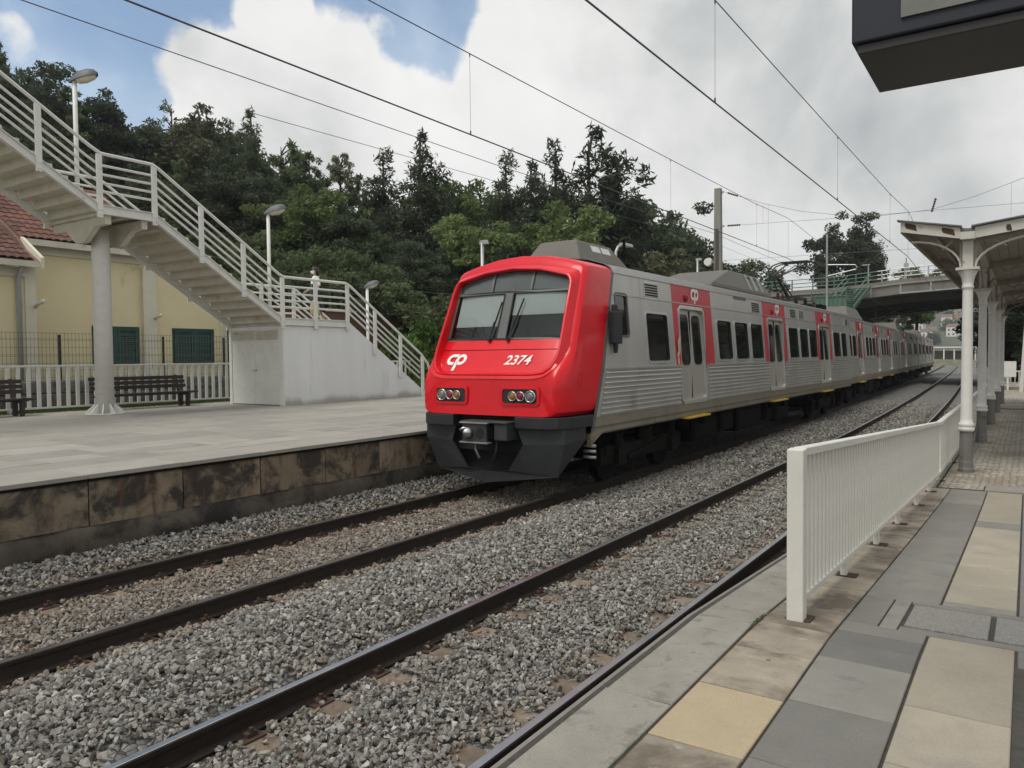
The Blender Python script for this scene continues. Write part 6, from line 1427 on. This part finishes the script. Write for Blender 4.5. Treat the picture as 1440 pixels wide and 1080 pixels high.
# ================================================================ trees
def crown_mesh(kind, seed):
    r = np.random.default_rng(seed); cl = []        # clump: centre, radii, weight
    if kind in 'cps':
        nb = {'c': 190, 'p': 110, 's': 46}[kind]; z0 = {'c': .06, 'p': .14, 's': .30}[kind]; wd = {'c': .21, 'p': .26, 's': .22}[kind]
        sway = r.normal(0, .02, 2)
        leaders = [(0., 0., 1.)]
        if kind == 'c': leaders += [(r.uniform(-.11, .11), r.uniform(-.11, .11), r.uniform(.6, .88)) for _ in range(3)]
        if kind == 'p': leaders += [(r.uniform(-.15, .15), r.uniform(-.15, .15), r.uniform(.6, .9)) for _ in range(3)]
        for b in range(nb):
            lx, ly, lh = leaders[b % len(leaders)] if r.random() < .7 else leaders[0]
            t = z0+(.985-z0)*r.random()**(1.15 if kind == 'c' else .85); z = t*lh; a = r.uniform(0, 2*PI)
            ln = wd*(1-t)**(.80 if kind == 'c' else .62)*r.uniform(.35, 1.1)+.006; up_ = r.uniform(.15, .6)
            for k in range(3 if ln > .06 else 1):
                f = (k+1)/3 if ln > .06 else 1
                c = np.array([lx*t+sway[0]*z+ln*f*math.cos(a), ly*t+sway[1]*z+ln*f*math.sin(a), z+ln*f*up_])
                rad = ((.019 if kind == 'c' else .015)+.030*(1-t))*r.uniform(.7, 1.3)
                cl.append((c, np.array([rad, rad, rad*1.25]), rad))
    elif kind in 'dlo':
        for b in range({'d': 150, 'l': 120, 'o': 120}[kind]):
            v = r.normal(size=3); v /= np.linalg.norm(v); q = r.uniform(.35, 1.0)**.6
            wob = 1+.18*math.sin(3.1*v[0]*2+seed)+.14*math.sin(4.7*v[1]*2+2*seed)+.10*math.sin(6*v[2]+seed)
            c = np.array([.30*v[0], .30*v[1], .44*v[2]])*q*wob+np.array([0, 0, .54]); c[2] = max(.05, c[2])
            rad = r.uniform(.032, .062); cl.append((c, np.array([rad*1.2, rad*1.2, rad*.85]), rad))
    else:
        for b in range(95):
            v = r.normal(size=3); v /= np.linalg.norm(v); v[2] = abs(v[2]); q = r.uniform(.3, 1)**.5
            c = np.array([.55*v[0], .55*v[1], .82*v[2]])*q*(1+.2*math.sin(5*v[0]+seed)+.15*math.sin(7*v[1])); rad = r.uniform(.07, .12)
            cl.append((c+np.array([0, 0, .05]), np.array([rad, rad, rad]), rad))
    tot = {'c': 25000, 'p': 23000, 's': 6000, 'd': 26000, 'l': 19000, 'o': 19000, 'b': 14000, 'h': 14000}[kind]
    ls = {'c': .0105, 'p': .0115, 's': .0105, 'd': .0125, 'l': .014, 'o': .013, 'b': .026, 'h': .030}[kind]
    wts = np.array([c[2]**1.6 for c in cl]); wts /= wts.sum(); idx = r.choice(len(cl), tot, p=wts)
    cen = np.array([c[0] for c in cl]); rad = np.array([c[1] for c in cl]); ct = r.uniform(0, 1, len(cl))
    dv = r.normal(size=(tot, 3)); dv /= np.linalg.norm(dv, axis=1)[:, None]; dv *= (r.random((tot, 1))**.45)*1.25
    P = cen[idx]+dv*rad[idx]; P[:, 2] = np.maximum(P[:, 2], .005)
    ax = r.normal(size=(tot, 3)); ax[:, 2] += .5 if kind in 'cps' else 0; ax /= np.linalg.norm(ax, axis=1)[:, None]
    bx = np.cross(ax, r.normal(size=(tot, 3))); bx /= np.linalg.norm(bx, axis=1)[:, None]
    s = .82*ls*r.uniform(.6, 1.5, (tot, 1)); el = 1.7 if kind in 'cps' else 1.25; nr = .42 if kind in 'cps' else .6
    V = np.stack([P-ax*s*el, P+bx*s*nr, P+ax*s*el, P-bx*s*nr], 1).reshape(-1, 3)
    F = np.arange(tot*4).reshape(-1, 4)
    me = bpy.data.meshes.new('crown'); me.vertices.add(len(V)); me.vertices.foreach_set('co', V.astype(np.float32).ravel()); me.loops.add(F.size); me.loops.foreach_set('vertex_index', F.astype(np.int32).ravel())
    me.polygons.add(len(F)); me.polygons.foreach_set('loop_start', (np.arange(len(F))*4).astype(np.int32)); me.polygons.foreach_set('loop_total', np.full(len(F), 4, np.int32)); me.update(calc_edges=True); me.shade_flat()
    tint = np.clip(.55*ct[idx]+.45*r.random(tot), 0, 1); at = me.attributes.new('tint', 'FLOAT', 'POINT'); at.data.foreach_set('value', np.repeat(tint, 4).astype(np.float32))
    tr = MB()
    tr.tube([(0, 0, -.06), (.003, 0, .2), (-.004, .003, .5), (.0, 0, .8), (0, 0, .95)] if kind in 'cps' else [(0, 0, -.06), (.004, .003, .15), (0, 0, .35), (.01, 0, .55)], [.020, .016, .011, .006, .002] if kind in 'cps' else [.024, .02, .016, .008], 7)
    for c, _, _ in cl[:: max(1, len(cl)//34)]:
        zb_ = max(.04, c[2]-.35*math.hypot(c[0], c[1])-.03); tr.tube([(0, 0, min(zb_, .9)), (c[0]*.5, c[1]*.5, (zb_+c[2])/2+.005), tuple(c)], [.006, .004, .0015], 5)
    return me, tr.mesh('trunk')
MT = {'c': 'leaf_dark', 'p': 'leaf_mid', 's': 'leaf_olive', 'd': 'leaf_dark', 'l': 'leaf_light', 'o': 'leaf_olive', 'b': 'leaf_mid', 'h': 'leaf_shrub'}
KN = {'c': ('evergreen_tree', 'tall ragged dark evergreen tree'), 'p': ('pine_tree', 'mid green pine tree'), 's': ('pine_tree', 'thin see-through pine tree'), 'd': ('evergreen_tree', 'dense dark green tree'), 'l': ('broadleaf_tree', 'light green broadleaf tree'), 'o': ('broadleaf_tree', 'olive green tree'), 'b': ('shrub', 'rounded green shrub'), 'h': ('shrub', 'bright green leafy shrub')}
PROTO = {}
def tree(kind, x, y, z, h, label, group, var=0, wide=1.):
    if (kind, var) not in PROTO:
        me, tm = crown_mesh(kind, 40+7*var+ord(kind)); me.materials.append(MATS[MT[kind]]); tm.materials.append(MATS['bark']); PROTO[(kind, var)] = (me, tm)
    me, tm = PROTO[(kind, var)]
    t = thing(KN[kind][0], label, 'shrub' if kind in 'bh' else 'tree', (x, y, z), group, random.uniform(0, 6.28)); t.scale = (h*wide, h*wide, h)
    link('trunk', tm, None, t, True); link('crown', me, None, t, True)
ROWS = [
 ('on the wooded skyline', 'skyline trees behind the station', [(-72.1, 27.5, 14.3, 16.1, 'p'), (-67.0, 28.4, 13.9, 13.9, 'p'), (-61.0, 27.5, 14.3, 9.4, 'd'), (-55.5, 26.2, 14.5, 8.1, 'c'), (-54.2, 27.1, 13.9, 7.0, 'p'), (-55.8, 29.6, 13.2, 8.4, 'd'), (-55.3, 31.1, 12.5, 7.8, 'p'), (-53.8, 32.1, 11.8, 7.8, 'd'), (-55.8, 35.7, 10.8, 11.8, 's'), (-52.7, 35.3, 10.4, 10.0, 'o'), (-51.6, 36.0, 9.9, 11.0, 'o'), (-43.4, 31.8, 8.5, 9.6, 'c'), (-40.5, 31.3, 7.4, 10.6, 'c'), (-47.0, 39.0, 8.0, 10.9, 'p'), (-43.7, 38.8, 7.2, 10.2, 'p'), (-44.8, 42.9, 6.8, 11.4, 's'), (-42.1, 42.2, 6.3, 9.9, 'p'), (-35.0, 37.3, 5.1, 11.1, 'c'), (-30.4, 35.6, 4.3, 11.6, 'c'), (-36.1, 46.3, 4.9, 10.9, 'l'), (-34.8, 47.1, 4.6, 10.6, 'l'), (-28.4, 41.8, 4.1, 11.9, 'c'), (-28.1, 44.3, 4.1, 11.4, 'c'), (-25.7, 43.6, 4.1, 12.6, 'c'), (-23.9, 44.8, 0.6, 16.6, 'c'), (-22.3, 45.8, 0.6, 15.3, 'c'), (-23.4, 52.3, 0.6, 13.0, 'd'), (-22.7, 55.1, 0.6, 12.5, 'd'), (-22.8, 59.8, 0.6, 11.2, 'p'), (-22.7, 64.7, 0.6, 10.8, 'p'), (-20.6, 70.9, 0.6, 9.6, 'd'), (-25.0, 80.0, 0.6, 11.3, 'p'), (-23.3, 87.2, 0.6, 11.1, 'p')]),
 ('in the row below the skyline', 'trees on the slope below the skyline', [(-48.4, 21.1, 13.3, 2.0, 'd'), (-44.4, 21.3, 11.1, 2.4, 'd'), (-44.3, 23.8, 10.6, 3.6, 'p'), (-42.1, 25.2, 9.2, 4.4, 'd'), (-38.6, 25.2, 7.4, 5.9, 'p'), (-37.1, 26.2, 6.6, 6.2, 'd'), (-35.8, 27.0, 6.0, 6.2, 'd'), (-34.3, 28.0, 5.4, 6.3, 'd'), (-31.6, 27.3, 4.7, 6.3, 'l'), (-30.2, 28.3, 4.4, 6.2, 'd'), (-28.9, 29.2, 4.2, 6.0, 'p'), (-27.5, 30.1, 4.1, 5.7, 'd'), (-26.0, 31.0, 4.1, 5.6, 'd'), (-25.6, 33.8, 4.1, 6.1, 'l'), (-23.3, 32.9, 0.6, 8.9, 'd'), (-23.0, 35.5, 0.6, 8.8, 'd'), (-21.7, 36.4, 0.6, 9.6, 'l'), (-21.2, 39.1, 0.6, 10.0, 'd'), (-19.9, 40.0, 0.6, 9.1, 'd'), (-20.2, 44.6, 0.6, 8.7, 'd'), (-18.9, 45.4, 0.6, 8.3, 'o'), (-18.5, 48.1, 0.6, 7.5, 'o'), (-18.9, 53.8, 0.6, 7.5, 'd')]),
 ('at the foot of the wooded slope', 'shrubs at the foot of the slope', [(-34.4, 25.4, 5.6, 4.0, 'b'), (-31.8, 24.7, 4.8, 3.7, 'b'), (-29.0, 24.2, 4.2, 3.9, 'b'), (-27.7, 25.0, 4.1, 3.5, 'b'), (-26.8, 23.1, 4.1, 2.5, 'b'), (-26.5, 25.8, 4.1, 3.4, 'b'), (-26.2, 21.2, 4.1, 1.9, 'b'), (-25.8, 27.6, 4.1, 2.8, 'b'), (-23.4, 29.5, 0.6, 5.6, 'b'), (-22.9, 31.2, 0.6, 5.2, 'b')])]
for where, grp, lst in ROWS:
    for i, (x, y, z, h, k) in enumerate(lst):
        if k == 'd' and 'below' in where and x > -28.8: h *= .72
        top = z+h; h2 = max(h, 6.5 if x < -30 else 4.5) if k not in 'bh' else h
        tree(k, x, y, top-h2, h2, '%s %s, %s' % (KN[k][1], where, ordn(i+1)), grp, i % 2, random.uniform(1.0, 1.25) if k in 'c' else random.uniform(1., 1.3))
for x, y, h, lab in ((-21.75, 25.0, 3.3, 'bright green leafy shrub beside the foot of the stairs'), (-22.0, 26.8, 3.2, 'bright green leafy shrub just left of the train cab'), (-20.3, 27.4, 2.9, 'low bright green shrub partly hidden by the train cab')): tree('h', x, y, .75, h, lab, 'shrubs by the stairs', 0 if h != 3.2 else 1, .8)
tree('d', -16.8, 92, 5.0, 12.6, 'lone broad dark tree rising behind the road bridge', None, 1, 1.05)
tree('c', -15.0, 93, 4.5, 13.6, 'leaning ragged tree top beside the lone tree behind the bridge', None, 1, 1.25)
tree('l', -10.3, 96, 4.5, 7.0, 'small light green tree right of the lone tree behind the bridge', None, 0, 1.2)
tree('p', -17.0, 104, 0, 7.0, 'green bushy tree seen under the road bridge beyond the train', None, 0, 1.3)
for i, (x, y, h, k) in enumerate(((1.5, 62, 9.5, 'd'), (4.2, 58, 10, 'd'), (7, 55, 9, 'p'), (-.9, 78, 8.0, 'd'), (-2.4, 100, 8, 'p'))): tree(k, x, y, .2, h, 'dark tree behind the right platform canopy, %s' % ordn(i+1), 'trees beyond the right platform', i % 2, 1.4)
# scrubby trees dotting the distant hill
rs = random.Random(4)
FT = []
for i in range(60):
    y = rs.uniform(540, 1100); FT.append((-y*rs.uniform(.055, .26), y))
FT.sort(key=lambda p: p[0]/p[1])
for i, (x, y) in enumerate(FT): tree(rs.choice('dlp'), x, y, fhi(x, y)-1, rs.uniform(6, 11), 'dark tree among the houses on the distant hill, %s' % ordn(i+1), 'trees on the distant hill', 0, 1.5)
# grass along the fence foot and weeds
gm = []; r = np.random.default_rng(9); n_ = 9000
x = r.uniform(-22.4, -21.05, n_); y = r.uniform(6.5, 15.6, n_); h = r.uniform(.04, .16, n_); a = r.uniform(0, 6.28, n_); lx = r.normal(0, .04, n_)
V = np.stack([np.stack([x-.008*np.cos(a), y-.008*np.sin(a), np.full(n_, .95)], 1), np.stack([x+.008*np.cos(a), y+.008*np.sin(a), np.full(n_, .95)], 1), np.stack([x+lx, y+lx*.5, .95+h], 1)], 1).reshape(-1, 3)
me = bpy.data.meshes.new('grass_blades'); me.from_pydata(V.tolist(), [], np.arange(n_*3).reshape(-1, 3).tolist()); at = me.attributes.new('tint', 'FLOAT', 'POINT'); at.data.foreach_set('value', np.repeat(r.random(n_), 3).astype(np.float32))
o = link('grass_blades', me, 'leaf_shrub'); o['kind'] = 'stuff'; tag(o, 'short green grass along the foot of the white picket fence', 'grass')
m = MB(); m.box(-22.45, -21.42, -5, 16, .5, .96); struct('grass_verge', m, 'grass')
r = np.random.default_rng(12); n_ = 260; x = -1.289+r.normal(0, .006, n_); y = 4.45+np.abs(r.normal(0, .06, n_))*r.choice([-1, 1], n_); V = []
for i in range(n_):
    hh = r.uniform(.002, .012); aa = r.uniform(0, 6.28); V += [(x[i]-.006*math.cos(aa), y[i]-.006*math.sin(aa), .752), (x[i]+.006*math.cos(aa), y[i]+.006*math.sin(aa), .752), (x[i]+r.normal(0, .012), y[i]+r.normal(0, .012), .757+hh)]
me = bpy.data.meshes.new('weeds'); me.from_pydata(V, [], np.arange(n_*3).reshape(-1, 3).tolist()); at = me.attributes.new('tint', 'FLOAT', 'POINT'); at.data.foreach_set('value', np.repeat(r.random(n_), 3).astype(np.float32))
o = link('weeds', me, 'leaf_olive'); o['kind'] = 'stuff'; tag(o, 'small weeds in the coping joint at the railing end post', 'weeds')

# ================================================================ the air between
m = MB(); m.box(-2520, 2520, -820, 3520, -1.9, 135)
hz = link('haze', m.mesh('haze')); hz['kind'] = 'stuff'; tag(hz, 'thin pale haze lying over the distant hillside', 'haze')
hm = bpy.data.materials.new('haze_air'); hm.use_nodes = True; nt = hm.node_tree; nt.nodes.clear()
pv = N(nt, 'ShaderNodeVolumePrincipled', {'Color': (.86, .90, .94, 1), 'Density': .0004, 'Anisotropy': .3})
N(nt, 'ShaderNodeOutputMaterial', {'Volume': pv.outputs[0]}); hz.data.materials.append(hm)
